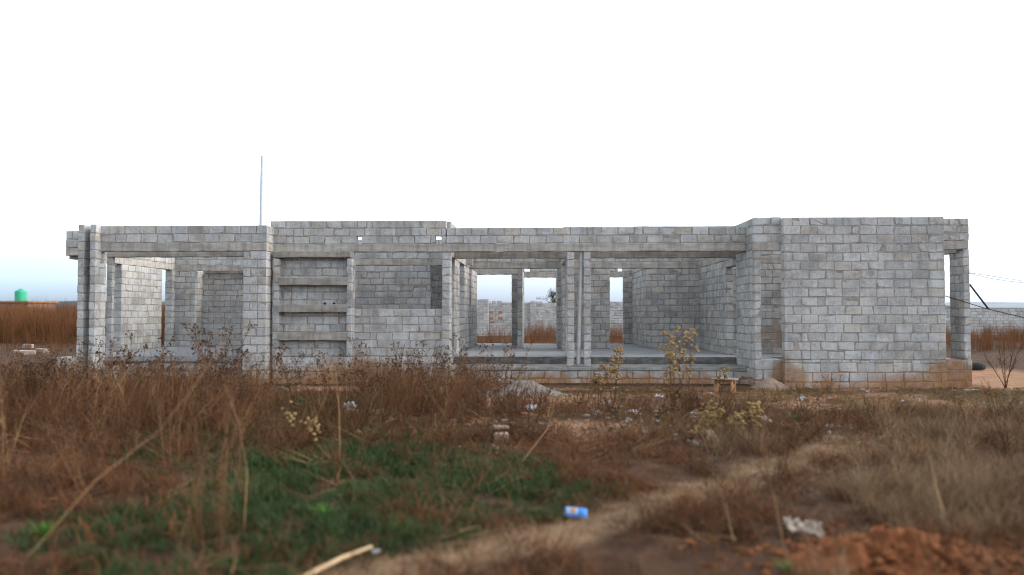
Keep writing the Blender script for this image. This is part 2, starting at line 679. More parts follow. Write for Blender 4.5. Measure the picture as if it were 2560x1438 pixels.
def concrete(name, x0, x1, y0, y1, z0, z1, mat, parent, seg=0.16, jit=0.009):
    """cast concrete: a box cut along its long axis with slightly wandering arrises"""
    ax = 0 if (x1 - x0) >= (y1 - y0) else 1
    a0, a1 = (x0, x1) if ax == 0 else (y0, y1)
    n = max(1, min(70, int((a1 - a0) / seg)))
    b0, b1 = (y0, y1) if ax == 0 else (x0, x1)
    ch = 0.012
    prof = [(b0 + ch, z0), (b1 - ch, z0), (b1, z0 + ch), (b1, z1 - ch), (b1 - ch, z1), (b0 + ch, z1), (b0, z1 - ch), (b0, z0 + ch)]
    vs, fs = [], []
    for i in range(n + 1):
        a = a0 + (a1 - a0) * i / n
        for (b, z) in prof:
            j = jit if 0 < i < n else jit * 0.4
            q = (a, b + random.uniform(-j, j), z + random.uniform(-j, j))
            vs.append(q if ax == 0 else (q[1], q[0], q[2]))
    for i in range(n):
        for k in range(8):
            f = (i * 8 + k, i * 8 + (k + 1) % 8, (i + 1) * 8 + (k + 1) % 8, (i + 1) * 8 + k)
            fs.append(f[::-1] if ax == 0 else f)
    e0, e1 = tuple(range(8)), tuple(n * 8 + k for k in range(8))
    fs += [e0, e1[::-1]] if ax == 0 else [e0[::-1], e1]
    m = MB()
    m.add(vs, fs)
    return m.build(name, mat, parent)


# ================================================================== GROUND
def gz(x, y):
    """height of the ground, metres"""
    x, y = np.asarray(x, float), np.asarray(y, float)
    near = sstep(24, 14, y)
    h = (fbm(x, y, 0.9, 3) - 0.5) * 0.10 * near + (fbm(x, y, 4.0, 5, 2) - 0.5) * 0.04 * near
    h = h - 0.05 * sstep(15, 19, y)
    return h


def ellipse(x, y, cx, cy, rx, ry, rot=0.0, soft=0.35):
    dx, dy = x - cx, y - cy
    c, s = math.cos(rot), math.sin(rot)
    u, v = (dx * c + dy * s) / rx, (-dx * s + dy * c) / ry
    return sstep(1 + soft, 1 - soft, np.sqrt(u * u + v * v))


def band(x, y, pts, wd, soft=0.5):
    """1 near the polyline pts (world x, y)"""
    d = np.full(np.shape(x), 1e9)
    for (p, q) in zip(pts[:-1], pts[1:]):
        vx, vy = q[0] - p[0], q[1] - p[1]
        t = np.clip(((x - p[0]) * vx + (y - p[1]) * vy) / (vx * vx + vy * vy), 0, 1)
        d = np.minimum(d, np.hypot(x - p[0] - t * vx, y - p[1] - t * vy))
    return sstep(wd * (1 + soft), wd * (1 - soft), d)


def gxy(px, py):
    p = G(px, py)
    return (p.x, p.y)


# where things grow (world metres)
def reg_green(x, y):
    g = 1.4 * ellipse(x, y, -1.45, 7.9, 1.8, 2.0, 0, 0.3) + 0.42 * ellipse(x, y, -2.3, 6.6, 1.5, 1.9) + 0.55 * ellipse(x, y, -3.6, 11.0, 1.9, 2.2) + 0.55 * ellipse(x, y, -4.9, 14.6, 2.2, 1.8)
    return np.clip(g * sstep(0.22, 0.5, fbm(x, y, 1.1, 11) + 0.12), 0, 1)


TRACK = [gxy(900, 1440), gxy(1400, 1330), gxy(1800, 1215), gxy(2120, 1100)]


def reg_track(x, y):
    return band(x, y, TRACK, 0.27)


def reg_sand(x, y):
    s = ellipse(x, y, *gxy(2200, 1010), 2.4, 1.1) + ellipse(x, y, *gxy(2540, 945), 2.2, 5.5) + 0.8 * ellipse(x, y, *gxy(1480, 1075), 0.9, 0.9) + 0.9 * ellipse(x, y, *gxy(1400, 1000), 2.2, 1.3) + 0.6 * ellipse(x, y, *gxy(1900, 985), 4, 0.9) + 0.8 * ellipse(x, y, *gxy(900, 968), 5, 0.5) + 0.35 * ellipse(x, y, 2, 18.9, 12, 0.5)
    return np.clip(s * (0.45 + fbm(x, y, 1.3, 21)), 0, 1)


def make_ground():
    def axis(c0, c1, st, far):
        mid = np.arange(c0, c1 + 1e-6, st)
        lo, d, q = [], st, c0
        while q > -far:
            d *= 1.25
            q -= d
            lo.append(q)
        hi, d, q = [], st, c1
        while q < far:
            d *= 1.25
            q += d
            hi.append(q)
        return np.concatenate([lo[::-1], mid, hi])
    xs, ys = axis(-8.5, 9.5, 0.085, 4000), axis(4.2, 19.2, 0.085, 4000)
    gx, gy = np.meshgrid(xs, ys)
    x, y = gx.ravel(), gy.ravel()
    z = gz(x, y)
    nx, ny = len(xs), len(ys)
    i = np.arange((nx - 1) * (ny - 1))
    a = (i // (nx - 1)) * nx + i % (nx - 1)
    lo = np.stack([a, a + 1, a + nx + 1, a + nx], 1).ravel()
    t = np.stack([reg_sand(x, y), reg_green(x, y), np.clip(reg_track(x, y), 0, 1), np.ones_like(x)], 1)
    b = NB('soil', 1.0)
    a_ = b.n('ShaderNodeAttribute', attribute_name='tint')
    sp = b.n('ShaderNodeSeparateColor')
    b.l(a_.outputs['Color'], sp.inputs[0])
    n1 = b.noise(b.pos(), 2.2, 6, 0.7)
    n2 = b.noise(b.pos(), 24, 5, 0.7)
    c = b.ramp(n1, [(0.25, (0.028, 0.015, 0.009)), (0.5, (0.070, 0.037, 0.021)), (0.75, (0.145, 0.078, 0.043))])
    sand = b.ramp(n1, [(0.3, (0.26, 0.135, 0.072)), (0.7, (0.43, 0.255, 0.15))])
    c = b.mix(b.math('MULTIPLY', sp.outputs[0], 0.95, clamp=True), c, sand)
    c = b.mix(b.math('MULTIPLY', sp.outputs[1], 0.7, clamp=True), c, b.ramp(n1, [(0.3, (0.035, 0.055, 0.020)), (0.7, (0.085, 0.080, 0.040))]))
    c = b.mix(b.math('MULTIPLY', sp.outputs[2], 0.75, clamp=True), c, (0.36, 0.235, 0.14))
    c = b.mix(0.8, c, b.ramp(n2, [(0.28, 0.5), (0.5, 1.0), (0.72, 1.3)]), 'MULTIPLY')
    b.color(c)
    b.bump(b.math('ADD', n2, b.math('MULTIPLY', b.noise(b.pos(), 90, 3), 0.5)), 0.7, 0.03)
    me = poly_mesh('ground', np.stack([x, y, z], 1), lo, np.full(len(i), 4), [b.m], t)
    me.polygons.foreach_set('use_smooth', [True] * len(me.polygons))
    o = link('ground', me)
    tag(o, 'brown and sandy open ground in front of the unfinished house', kind='structure')


make_ground()

# ================================================================== THE UNFINISHED HOUSE
house = empty('unfinished_house', (0, 20, 0))
house.location = (0, 0, 0)
tag(house, 'roofless unfinished single storey house of bare grey concrete blocks', 'house')
H = Masonry(house, M['block'], 300)
PN = H.panel
ZF, ZP = 0.56, 0.36              # floor, porch slab
B0, B1 = 3.285, 3.49             # front ring beam
I0, I1 = 3.19, 3.40              # inner ring beam
T2, T3 = 3.90, 4.09
yR, yD, yL, yM = 19.30, 19.55, 19.78, 20.30
yF2, yW, yB1, yB2 = 21.40, 26.2, 28.7, 30.0
T = 0.20
G0 = -0.14                       # foot of the plinths, under the soil


def CB(name, *a, **k):
    return concrete(name, *a, house, **k)


xSW = X(1887, yD)                # left face of the wall between porch and right wing
# ---- right wing: the big blank wall
xr0, xr1 = X(1961, yR), X(2364, yR)
PN('wall', 'x', xr0, xr1, yR, yR + 0.24, 0.61, 4.02, 16, vis=3.0)
PN('plinth', 'x', xr0 - 0.01, xr1 + 0.01, yR - 0.012, yR + 0.24, G0, 0.535, 3, L=0.43, vis=2.0, joint=0.014)
PN('plinth_course', 'x', xr0, xr1, yR - 0.004, yR + 0.24, 0.535, 0.61, 1, L=0.21, vis=0.3, joint=0.012)
# door bay beside it
xd0, xd1 = xSW, xr0
xdp = X(1903, yD)
xdr = X(1953.5, yD)
PN('door_pier', 'x', xd0, xdp, yD, yD + T, 0.60, B0 - 0.05, 13, L=0.2, vis=2.0)
CB('lintel', xd0, xd1 + 0.06, yD - 0.004, yD + T, B0 - 0.05, B1 - 0.05, M['beam'])
PN('parapet', 'x', xd0, xd1 + 0.02, yD, yD + T, B1 - 0.05, 4.05, 3, vis=2.0)
PN('plinth', 'x', xd0, xd1 + 0.05, yD - 0.008, yD + T, G0, 0.60, 3, vis=1.5, L=0.42)
CB('threshold', xdp, xdr + 0.1, yD + 0.01, 22.9, 0.50, 0.585, M['floor'])
# right end bay: lintel over a narrow opening, corner pier
xe0, xe1, xep = X(2366, yD), X(2426, yD), X(2410, yD)
CB('lintel', xe0 - 0.4, xe1 - 0.02, yD, yD + T, B0 - 0.02, B1 - 0.02, M['beam'])
PN('parapet', 'x', xe0 - 0.3, xe1, yD, yD + T, B1 - 0.02, 4.01, 3, vis=2.0, odd=0)
PN('corner_pier', 'y', yD, yD + 0.66, xep, xe1, 0.61, B0 - 0.02, 13, vis=3.5)
PN('plinth', 'x', xe0 - 0.05, xe1 + 0.02, yD - 0.01, yD + 0.3, G0, 0.61, 3, vis=1.5, L=0.5)
PN('plinth', 'y', yD + 0.3, 30.2, xe1 - 0.2, xe1 + 0.02, G0, 0.58, 3, vis=0.2)
CB('beam', xe1 - T, xe1, yD + T, 30.0, I0, I1, M['beam'])
PN('parapet', 'y', yD + T, 30.0, xe1 - T, xe1, I1, 3.99, 3, vis=0.1)
PN('wall', 'y', 22.0, 30.0, xe1 - T, xe1, 0.58, I0, 13, vis=0.1)
# inner wall seen through the door
PN('wall', 'x', xSW + T, 9.6, 22.9, 22.9 + T, ZF, 3.14, 13, vis=0.5, L=0.4)
CB('beam', xSW + T, 9.6, 22.9, 22.9 + T, 3.14, 3.36, M['beam'])
PN('parapet', 'x', xSW + T, 9.6, 22.9, 22.9 + T, 3.36, 3.98, 3, vis=0.1)
# side wall of the right wing, with a doorway
PN('wall', 'y', yD + T, 21.35, xSW, xSW + T, ZP, B0, 14, vis=1.6)
PN('wall', 'y', 22.5, yW - 0.003, xSW, xSW + T, ZF, I0, 13, vis=1.3)
PN('wall', 'y', 21.35, 22.5, xSW, xSW + T, 2.99, I0, 1, vis=0.8)
CB('beam', xSW, xSW + T, 22.5 - 1.15, yW, I0 + 0.002, I1, M['beam'])
CB('beam', xSW, xSW + T, yD + T, 21.35, B0, B1 - 0.05, M['beam'])
PN('parapet', 'y', yD + T, 21.5, xSW, xSW + T, B1 - 0.05, 4.05, 3, vis=2.2)
PN('parapet', 'y', 21.5, yW, xSW, xSW + T, I1, 4.0, 3, vis=0.6)
PN('plinth', 'y', yD + T, yM - 0.0, xSW - 0.01, xSW + T, G0, ZP, 2, vis=1.0)

# ---- centre porch
xp0 = X(1112, yM)
xm0 = X(674, yM)
PN('parapet', 'x', xp0 + 0.04, xSW - 0.0, yM, yM + T, B1, T2, 2, vis=3.0, L=0.42)
CB('beam', X(670, yM), xSW, yM - 0.01, yM + T + 0.01, B0, B1, M['beam'])
for (a, b_) in ((1418, 1435.5), (1459.5, 1477)):
    PN('porch_pillar', 'y', yM, yM + 0.21, X(a, yM), X(b_, yM), ZP, B0, 14, L=0.3, vis=3.0, joint=0.026, odd=0)
# porch floor and step
CB('porch_slab', X(1122, yM), xSW, yM - 0.02, yF2 + 0.05, 0.27, ZP, M['slab'], seg=0.3)
PN('plinth', 'x', X(1122, yM), xSW + 0.02, yM, yM + T, G0, 0.268, 2, vis=1.5, L=0.42)
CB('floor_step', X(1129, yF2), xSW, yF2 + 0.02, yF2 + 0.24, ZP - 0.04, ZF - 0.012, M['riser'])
CB('floor_slab', X(303, 23.7) + 0.01, xe1 - T - 0.01, yF2 + 0.06, 30.2, 0.40, ZF, M['floor'], seg=0.8, jit=0.003)
CB('floor_slab', X(690, yM), X(1122, yM), yM + 0.3, yF2 + 0.058, 0.40, ZF - 0.002, M['floor'], seg=0.8, jit=0.003)
# second frame line behind the porch
xhl0, xhl1 = X(1124, yM) - T, X(1124, yM)        # hall wall, left
xhr0, xhr1 = 0.74, 0.94                          # hall wall, right
CB('beam', xhl1, xSW, yF2, yF2 + T, I0, I1, M['beam'])
PN('parapet', 'x', 0.68, xSW, yF2, yF2 + T, I1, 4.04, 3, vis=0.9)
PN('parapet', 'x', xhl1, 0.68, yF2, yF2 + T, I1, 3.60, 1, vis=0.1)
# hall walls running back
PN('pier', 'y', yM + 0.02, 20.85, xhl0, xhl1, ZP - 0.3, B0, 16, L=0.4, vis=1.6, odd=0)
PN('pier', 'y', 21.5, 22.9, xhl0, xhl1, ZF, I0, 13, vis=1.0)
PN('pier', 'y', 24.5, yW, xhl0, xhl1, ZF, I0, 13, vis=0.9)
CB('beam', xhl0, xhl1, yM + T + 0.02, yW, I0 + 0.003, I1 - 0.002, M['beam'])
PN('parapet', 'y', yM + T + 0.01, yW, xhl0, xhl1, I1, T3, 3, vis=0.4)
PN('pier', 'y', yF2, 21.95, xhr0, xhr1, ZF, I0, 13, vis=0.8)
PN('pier', 'y', 24.4, yW, xhr0, xhr1, ZF, I0, 13, vis=0.8)
CB('beam', xhr0, xhr1, yF2 + T + 0.002, yW, I0 + 0.004, I1 - 0.004, M['beam'])
PN('parapet', 'y', yF2 + T, yW, xhr0, xhr1, I1, 3.98, 3, vis=0.1)
# back wall of hall and living room
W0 = 3.17
xw = [X(1178, yW), X(1293, yW), X(1306, yW), X(1393, yW), X(1525, yW), X(1615, yW)]
PN('wall', 'x', X(1066, yW), xw[0], yW, yW + T, ZF, W0, 13, vis=0.6)
PN('pier', 'y', yW, 29.6, xw[1], xw[2], ZF, W0, 13, vis=1.0)
PN('wall', 'x', xw[3], xw[4], yW, yW + T, ZF, W0, 13, vis=0.9)
PN('wall', 'x', xw[5], xSW + T, yW, yW + T, ZF, W0, 13, vis=1.3)
CB('beam', X(1066, yW), xSW, yW - 0.006, yW + T, W0, W0 + 0.21, M['beam'])
PN('parapet', 'x', X(1066, yW), xSW, yW, yW + T, W0 + 0.21, 3.98, 3, vis=0.9)
PN('wall', 'y', yW + T, yB2, xw[5], xw[5] + T, ZF, W0, 13, vis=0.9)
CB('beam', xw[5], xw[5] + T, yW + T + 0.002, yB2, W0 + 0.004, W0 + 0.20, M['beam'])
# corridor wall behind the hall, left
PN('wall', 'y', yW + T, yB1, xw[0] - T, xw[0], ZF, W0, 13, vis=0.9)
# rear wall of the house
xb = X(1191, yB1)
PN('pier', 'x', X(1279, yB1), X(1300, yB1), yB1, yB1 + T, ZF, 3.09, 13, vis=0.9)
CB('lintel', xb - 0.25, X(1300, yB1), yB1, yB1 + T, 3.09, 3.29, M['beam'])
PN('parapet', 'x', xb - 0.25, X(1300, yB1), yB1, yB1 + T, 3.29, 3.49, 1, vis=0.2)
CB('lintel', X(1300, yB2), X(1640, yB2), yB2, yB2 + T, 3.045, 3.26, M['beam'])
PN('parapet', 'x', X(1300, yB2), X(1640, yB2), yB2, yB2 + T, 3.26, 3.45, 1, vis=0.5,
   gaps=((0, X(1311, yB2), X(1325, yB2)), (0, X(1545, yB2), X(1557, yB2))))
PN('wall', 'x', X(1390, yB2), X(1524, yB2), yB2, yB2 + T, ZF, 3.045, 13, vis=0.3)
PN('wall', 'x', X(1558, yB2), X(1640, yB2), yB2, yB2 + T, ZF, 3.045, 13, vis=0.7)
PN('wall', 'x', X(1640, yB2), xe1 - T, yB2, yB2 + T, ZF, 3.9, 16, vis=0.05)
PN('plinth', 'x', -12.5, xe1, 30.2, 30.38, G0, 0.56, 3, vis=0.02)

# ---- centre left: shelf wall, window, high parapet
xu0, xu1, xun0, xun1 = X(682, 20.08), X(879, 20.08), X(697, 20.08), X(866, 20.08)
xmr = X(1115, yM)
pitch = (T3 - B1) / 3
PN('parapet', 'x', xm0, xmr, yM, yM + T, B1, T3, 3, vis=3.0,
   gaps=((0, X(890, yM), X(903, yM)), (0, X(1088, yM), X(1103, yM))))
PN('parapet', 'y', yM + T + 0.005, yF2 + 0.4, xmr - T, xmr, T2 - 0.19, T3, 2, vis=0.8)
PN('niche_back', 'x', xu0, xu1, 20.31, 20.47, 0.62, B0, 13, vis=1.5)
PN('shelf_stile', 'x', xu0, xun0, 20.08, 20.44, 0.62, 3.11, 12, L=0.2, vis=2.0, odd=0)
PN('shelf_stile', 'y', 20.08, 20.46, xun1, xu1, 0.62, 3.11, 12, L=0.3, vis=3.0, odd=0)
PN('plinth', 'x', xu0, xu1, 20.07, 20.44, G0, 0.62, 4, vis=1.4, L=0.44)
for (ya, yb_) in ((627, 643.5), (694, 713), (761.5, 780.5), (831, 851)):
    za, zb_ = at(770, yb_, 20.08).z, at(770, ya, 20.08).z
    top = ya == 627
    CB('shelf', xu0 + (0.0 if top else 0.13), xun1 + (0.10 if top else 0.03), 20.055, 20.445, za, min(zb_, B0 - 0.003), M['beam_dark'], seg=0.15, jit=0.008)
PN('window_sill_wall', 'x', X(884, 20.42), X(1113, 20.42), 20.42, 20.62, 0.62, 1.83, 6, vis=3.0, L=0.42)
PN('plinth', 'x', X(882, 20.40), X(1122, 20.40), 20.395, 20.62, G0, 0.62, 4, vis=1.3, L=0.44)
# room behind it
yMW = 24.9
xmw1 = X(1076, yMW)
PN('wall', 'x', -7.10, xmw1, yMW, yMW + T, ZF, 3.21, 13, vis=1.2)
CB('beam', -7.10, xmw1 + 1.3, yMW - 0.004, yMW + T, 3.21, 3.41, M['beam'])
PN('parapet', 'x', -7.10, xmw1 + 1.3, yMW, yMW + T, 3.41, 4.02, 3, vis=0.5)

# ---- left porch
xl0, xl1, xlp = X(248, yL), X(665.5, yL), X(607, yL)
CB('beam', xl0, xl1, yL - 0.005, yL + T, B0 - 0.01, B1, M['beam'])
PN('parapet', 'x', xl0, xl1, yL, yL + T, B1, 3.925, 2, vis=3.0)
PN('parapet', 'y', yL + T + 0.004, yM + T, xl1 - T, xl1, B1, 3.925, 2, vis=1.5)
CB('beam', xl1 - T, xl1, yL + T + 0.001, yM - 0.012, B0 - 0.006, B1 - 0.004, M['beam'])
PN('porch_pier', 'x', xlp, xl1 - 0.01, yL, yL + 0.5, G0, B0 - 0.01, 16, L=0.36, vis=3.0)
PN('column', 'y', yD, 20.07, X(222, yD), X(236.5, yD), G0, 3.94, 19, L=0.42, vis=2.5)
PN('column', 'y', yD, 20.07, X(192, yD), X(207, yD), G0, 3.93, 19, L=0.42, vis=2.5)
# step and slab
xq0, xq1 = X(255, yL), X(607, yL)
CB('porch_slab', xq0, xq1, yL + 0.05, 21.6, 0.27, ZP, M['slab'], seg=0.3)
PN('plinth', 'x', xq0, xq1, yL + 0.07, yL + 0.27, G0, 0.268, 2, vis=0.6)
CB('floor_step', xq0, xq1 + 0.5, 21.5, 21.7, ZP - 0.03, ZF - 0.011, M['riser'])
# second frame
CB('beam', X(262, 21.5), xl1 + 0.2, 21.5, 21.7, 3.25, 3.45, M['beam'])
PN('parapet', 'x', X(262, 21.5), xl1 + 0.2, 21.5, 21.7, 3.45, 3.85, 2, vis=0.1)
PN('pier', 'x', X(265, 21.5), X(279, 21.5), 21.5, 21.63, ZP, 3.25, 14, L=0.2, vis=1.2, odd=0)
PN('pier', 'y', 20.30, 22.2, xl1 + 0.02, xl1 + 0.2, ZF, 3.25, 13, vis=0.1)
# left side: cantilevered corner lintel, bright side wall
xa, xb_ = X(283, 23.7), X(303, 23.7)
CB('lintel', xa + 0.02, X(215, 21.2), 21.2, 21.4, 3.275, 3.49, M['beam'])
PN('parapet', 'x', xa + 0.02, X(215, 21.2), 21.2, 21.4, 3.49, 3.95, 2, vis=2.0)
CB('beam', xa, xb_, 21.4, 27.4, 3.19, 3.40, M['beam'])
PN('parapet', 'y', 21.4, 27.4, xa, xb_, 3.40, 3.80, 2, vis=0.5)
PN('wall', 'y', 23.7, 26.3, xa, xb_, ZF, 3.19, 13, vis=1.5, L=0.4)
PN('wall', 'y', 27.03, 27.247, xa, xb_, ZF, 3.19, 13, vis=1.0)
yk, yfw = 27.25, 27.9
xk = X(487, yk)
PN('wall', 'x', xa, xk, yk, yk + T, ZF, 3.16, 13, vis=1.0)
PN('wall', 'y', yk + T, yfw - 0.003, xk - T, xk, ZF, 3.16, 13, vis=0.8)
PN('wall', 'x', xk - T, -7.10, yfw, yfw + T, ZF, 3.10, 13, vis=1.0)
CB('beam', xb_ + 0.002, -7.30, yk - 0.005, yk + T, 3.16, 3.36, M['beam'])
CB('beam', xk + 0.002, -7.10, yfw - 0.006, yfw + T, 3.10, 3.30, M['beam'])
PN('parapet', 'x', xb_, -7.30, yk, yk + T, 3.36, 3.76, 2, vis=0.6)
PN('wall', 'y', 21.8, yfw - 0.01, -7.30, -7.10, ZF, 3.9, 16, vis=0.02)
PN('plinth', 'y', 20.9, 30.2, xa, xb_, G0, 0.55, 3, vis=0.3)
PN('wall', 'x', -7.10, xb - 0.25, yfw + 0.8, yfw + 1.0, ZF, 3.9, 16, vis=0.02)
H.finish()

# loose things of the house
def conduit():
    p0, p1 = at(1446, 912, 20.42), at(1453.5, 632, 20.42)
    m = MB()
    n = 16
    m.tube([p0, p0.lerp(p1, 0.5) + Vector((0.004, 0, 0)), p1], [0.055, 0.054, 0.048], n, 0, cap=False)
    d = (p1 - p0).normalized()
    q0 = p0 + d * 0.004
    m.tube([q0 + d * 0.12, q0], [0.047, 0.047], n, 0, cap=False)      # bore
    o = m.build('drain_pipe', m_plain('grey_plastic', (0.46, 0.465, 0.46), 0.55, 0.18, 6, 0.05), None, True)
    r = MB()
    ring_o = p0 - d * 0.003
    r.tube([p0 + d * 0.03, p0 - d * 0.002], [0.0585, 0.0585], n, 0, cap=False)
    r.build('pipe_collar', m_plain('pipe_collar', (0.34, 0.34, 0.33), 0.6, 0.2, 9, 0.05), o, True)
    tag(o, 'grey plastic drain pipe leaning between the twin porch pillars', 'pipe')


conduit()


def pole():
    p0, p1 = at(650.5, 780, 31.5), at(656, 391, 31.5)
    p0 = Vector((p0.x - 0.05, 31.5, 0))
    m = MB()
    m.tube([p0, p0.lerp(p1, 0.5), p1], [0.072, 0.070, 0.066], 10, 0)
    o = m.build('mast', m_plain('white_paint_metal', (0.46, 0.50, 0.54), 0.5, 0.08, 4, 0.0), None, True)
    tag(o, 'tall plain pale mast standing behind the left part of the house', 'mast')


pole()

# ================================================================== BACKGROUND
CLAY = m_plain('clay_infill', (0.36, 0.175, 0.095), 0.95, 0.25, 8, 0.3)


def boundary():
    o = empty('boundary_wall')
    tag(o, 'long grey block boundary wall seen through the openings of the house', 'boundary wall')
    Bd = Masonry(o, M['farblock'], 300)
    Y = 61.0
    top = 2.50
    PNB = Bd.panel
    # the run as seen between the openings, with a raised stub, gaps and pilasters
    PNB('wall', 'x', X(900, Y), X(1196, Y), Y, Y + 0.2, -0.1, 2.46, 13, vis=0.05, L=0.42)
    PNB('wall', 'x', X(1196, Y), X(1224, Y), Y - 1.2, Y - 1.0, -0.1, 2.70, 14, vis=1, L=0.42)
    PNB('wall', 'x', X(1224, Y), X(1256, Y), Y, Y + 0.2, -0.1, 2.60, 13, vis=1, L=0.42,
        gaps=((12, X(1226, Y), X(1230, Y)), (12, X(1240, Y), X(1242, Y)), (11, X(1250.5, Y), X(1254, Y)), (9, X(1238, Y), X(1240.5, Y)), (7, X(1238, Y), X(1240.5, Y))))
    PNB('wall', 'x', X(1256, Y), X(1328, Y), Y, Y + 0.2, -0.1, 2.48, 13, vis=1, L=0.42)
    PNB('pilaster', 'x', X(1326, Y), X(1339, Y), Y - 0.25, Y - 0.02, -0.1, 2.58, 13, vis=1.2, L=0.2)
    PNB('wall', 'x', X(1339, Y), X(1356, Y), Y, Y + 0.2, -0.1, 2.54, 13, vis=1, L=0.42)
    PNB('wall', 'x', X(1356, Y), X(1900, Y), Y, Y + 0.2, -0.1, 2.44, 13, vis=1, L=0.42)
    PNB('wall', 'x', X(1900, Y), X(1515, Y), Y, Y + 0.2, -0.1, 2.46, 13, vis=0.05, L=0.42)
    PNB('wall', 'x', X(1515, Y), X(1580, Y), Y, Y + 0.2, -0.1, 2.44, 13, vis=0.9, L=0.42)
    PNB('wall', 'x', X(1580, Y), X(2050, Y), Y, Y + 0.2, -0.1, 2.46, 13, vis=0.02, L=0.42)
    Bd.finish()
    for (px, py) in ((1227, 781), (1251, 781), (1227, 796), (1251, 796), (1230, 806)):
        c = at(px, py, Y - 0.012)
        cm = MB()
        cm.add((block_verts((0.34, 0.2, 0.19)) + np.array((c.x, Y + 0.09, c.z))).tolist(), BF)
        cm.build('clay_block', CLAY, o)
    o2 = empty('boundary_wall')
    tag(o2, 'pale grey block boundary wall beyond the right end of the house', 'boundary wall')
    B2 = Masonry(o2, M['farblock'], 300)
    Y2 = 56.0
    top2 = at(2490, 772.5, Y2).z
    B2.panel('wall', 'x', X(2345, Y2), X(2600, Y2), Y2, Y2 + 0.2, -0.1, top2, 10, vis=1, L=0.44, joint=0.03)
    B2.panel('wall', 'x', X(2600, Y2), X(2900, Y2), Y2, Y2 + 0.2, -0.1, top2, 10, vis=0.02, L=0.44, joint=0.03)
    B2.finish()
    for q in (o, o2):
        q['group'] = 'boundary walls of the plot'


boundary()


def clay_stains():
    pass


def shed():
    Y = 92.0
    x0, x1 = X(2350, Y), X(2620, Y)
    zt, ze = at(2500, 757.5, Y).z, at(2500, 770, Y - 6).z
    r = empty('shed', ((x0 + x1) / 2, Y, 0))
    tag(r, 'low shed with a long grey sheet roof behind the right boundary wall', 'shed')
    m = MB()
    n = 60
    # corrugated sheet: a rib every half metre
    vs, fs = [], []
    for i in range(n + 1):
        x = x0 + (x1 - x0) * i / n - (x0 + x1) / 2
        dz = 0.05 if i % 2 else 0.0
        vs += [(x, -6.0, ze + dz), (x, 3.0, zt + dz), (x, 3.0, zt + dz - 0.06), (x, -6.0, ze + dz - 0.06)]
    for i in range(n):
        a, b = i * 4, i * 4 + 4
        fs += [(a, b, b + 1, a + 1), (a + 2, a + 1, b + 1, b + 2), (a + 3, a + 2, b + 2, b + 3), (a, a + 3, b + 3, b)]
    m.add(vs, fs)
    m.build('roof', m_plain('sheet_roof', (0.33, 0.36, 0.38), 0.5, 0.12, 0.6, 0.0), r)
    m = MB()
    hw = (x1 - x0) / 2 - 0.3
    m.box(-hw, hw, -5.4, 2.8, -0.1, ze - 0.35)
    m.build('wall', m_plain('shed_wall', (0.10, 0.10, 0.105), 0.9, 0.2, 1.0, 0.1), r)


shed()


def tank_house():
    Y = 98.0
    x0, x1 = X(-160, Y), X(71, Y)
    zr = at(40, 753, Y).z
    r = empty('brick_outbuilding', (x1 - 3, Y, 0))
    tag(r, 'low red-brown brick outbuilding carrying the green tank at far left', 'outbuilding')
    m = MB()
    m.box(x0 - x1 + 3, 2.8, 0.2, 6, -0.1, zr - 0.18)
    m.build('wall', m_plain('old_brick', (0.26, 0.15, 0.105), 0.95, 0.35, 3.0, 0.3), r)
    m = MB()
    m.box(x0 - x1 + 3, 3.05, -0.1, 6.2, zr - 0.18, zr)
    m.build('roof_slab', m_plain('rust_roof_edge', (0.33, 0.15, 0.075), 0.9, 0.25, 2.0, 0.1), r)
    # tank: ribbed drum, shoulder, lid
    c = at(52, 752, Y + 1.4)
    rad = dist_px(14.2, Y)
    hb = dist_px(24.5, Y)
    t = MB()
    prof = []
    for i in range(13):
        z = hb * i / 12
        prof.append((rad * (0.985 if i % 3 == 0 else 1.0), z))
    prof += [(rad * 0.97, hb + 0.06), (rad * 0.66, hb + 0.20), (rad * 0.30, hb + 0.30), (rad * 0.30, hb + 0.34)]
    n = 28
    vs = [(rr * math.cos(2 * PI * k / n), rr * math.sin(2 * PI * k / n), z) for (rr, z) in prof for k in range(n)]
    fs = [(i * n + k, i * n + (k + 1) % n, (i + 1) * n + (k + 1) % n, (i + 1) * n + k) for i in range(len(prof) - 1) for k in range(n)]
    fs += [tuple(range(n))[::-1], tuple((len(prof) - 1) * n + k for k in range(n))]
    t.add(vs, fs)
    o = t.build('water_tank', m_plain('green_plastic', (0.050, 0.40, 0.24), 0.45, 0.08, 2, 0.0), None, True)
    o.location = (c.x, c.y, zr)
    l = MB()
    n = 16
    l.add([(rad * 0.22 * math.cos(2 * PI * k / n), rad * 0.22 * math.sin(2 * PI * k / n), z) for z in (hb + 0.335, hb + 0.40) for k in range(n)],
          [(k, (k + 1) % n, n + (k + 1) % n, n + k) for k in range(n)] + [tuple(n + k for k in range(n))])
    l.build('lid', m_plain('tank_lid', (0.04, 0.42, 0.23), 0.5, 0.1, 2, 0), o)
    tag(o, 'bright green plastic water tank on the outbuilding at far left', 'water tank')


tank_house()


def hills():
    xs = np.linspace(-2200, 2200, 260)
    vs, fs = [], []
    for i, x in enumerate(xs):
        h = 9 + 12 * float(fbm(x, 0, 0.004, 31)) + 5 * float(fbm(x, 0, 0.03, 33))
        vs += [(x, 1400, -2), (x, 1450, h * 1.0), (x, 1700, h * 1.25), (x, 2100, -2)]
    for i in range(len(xs) - 1):
        a, b = i * 4, i * 4 + 4
        fs += [(a, b, b + 1, a + 1), (a + 1, b + 1, b + 2, a + 2), (a + 2, b + 2, b + 3, a + 3)]
    m = MB()
    m.add(vs, fs)
    o = m.build('hills', m_plain('far_bush', (0.10, 0.115, 0.12), 1.0, 0.3, 0.02, 0.0))
    tag(o, 'low wooded hills along the far horizon', kind='structure')


hills()

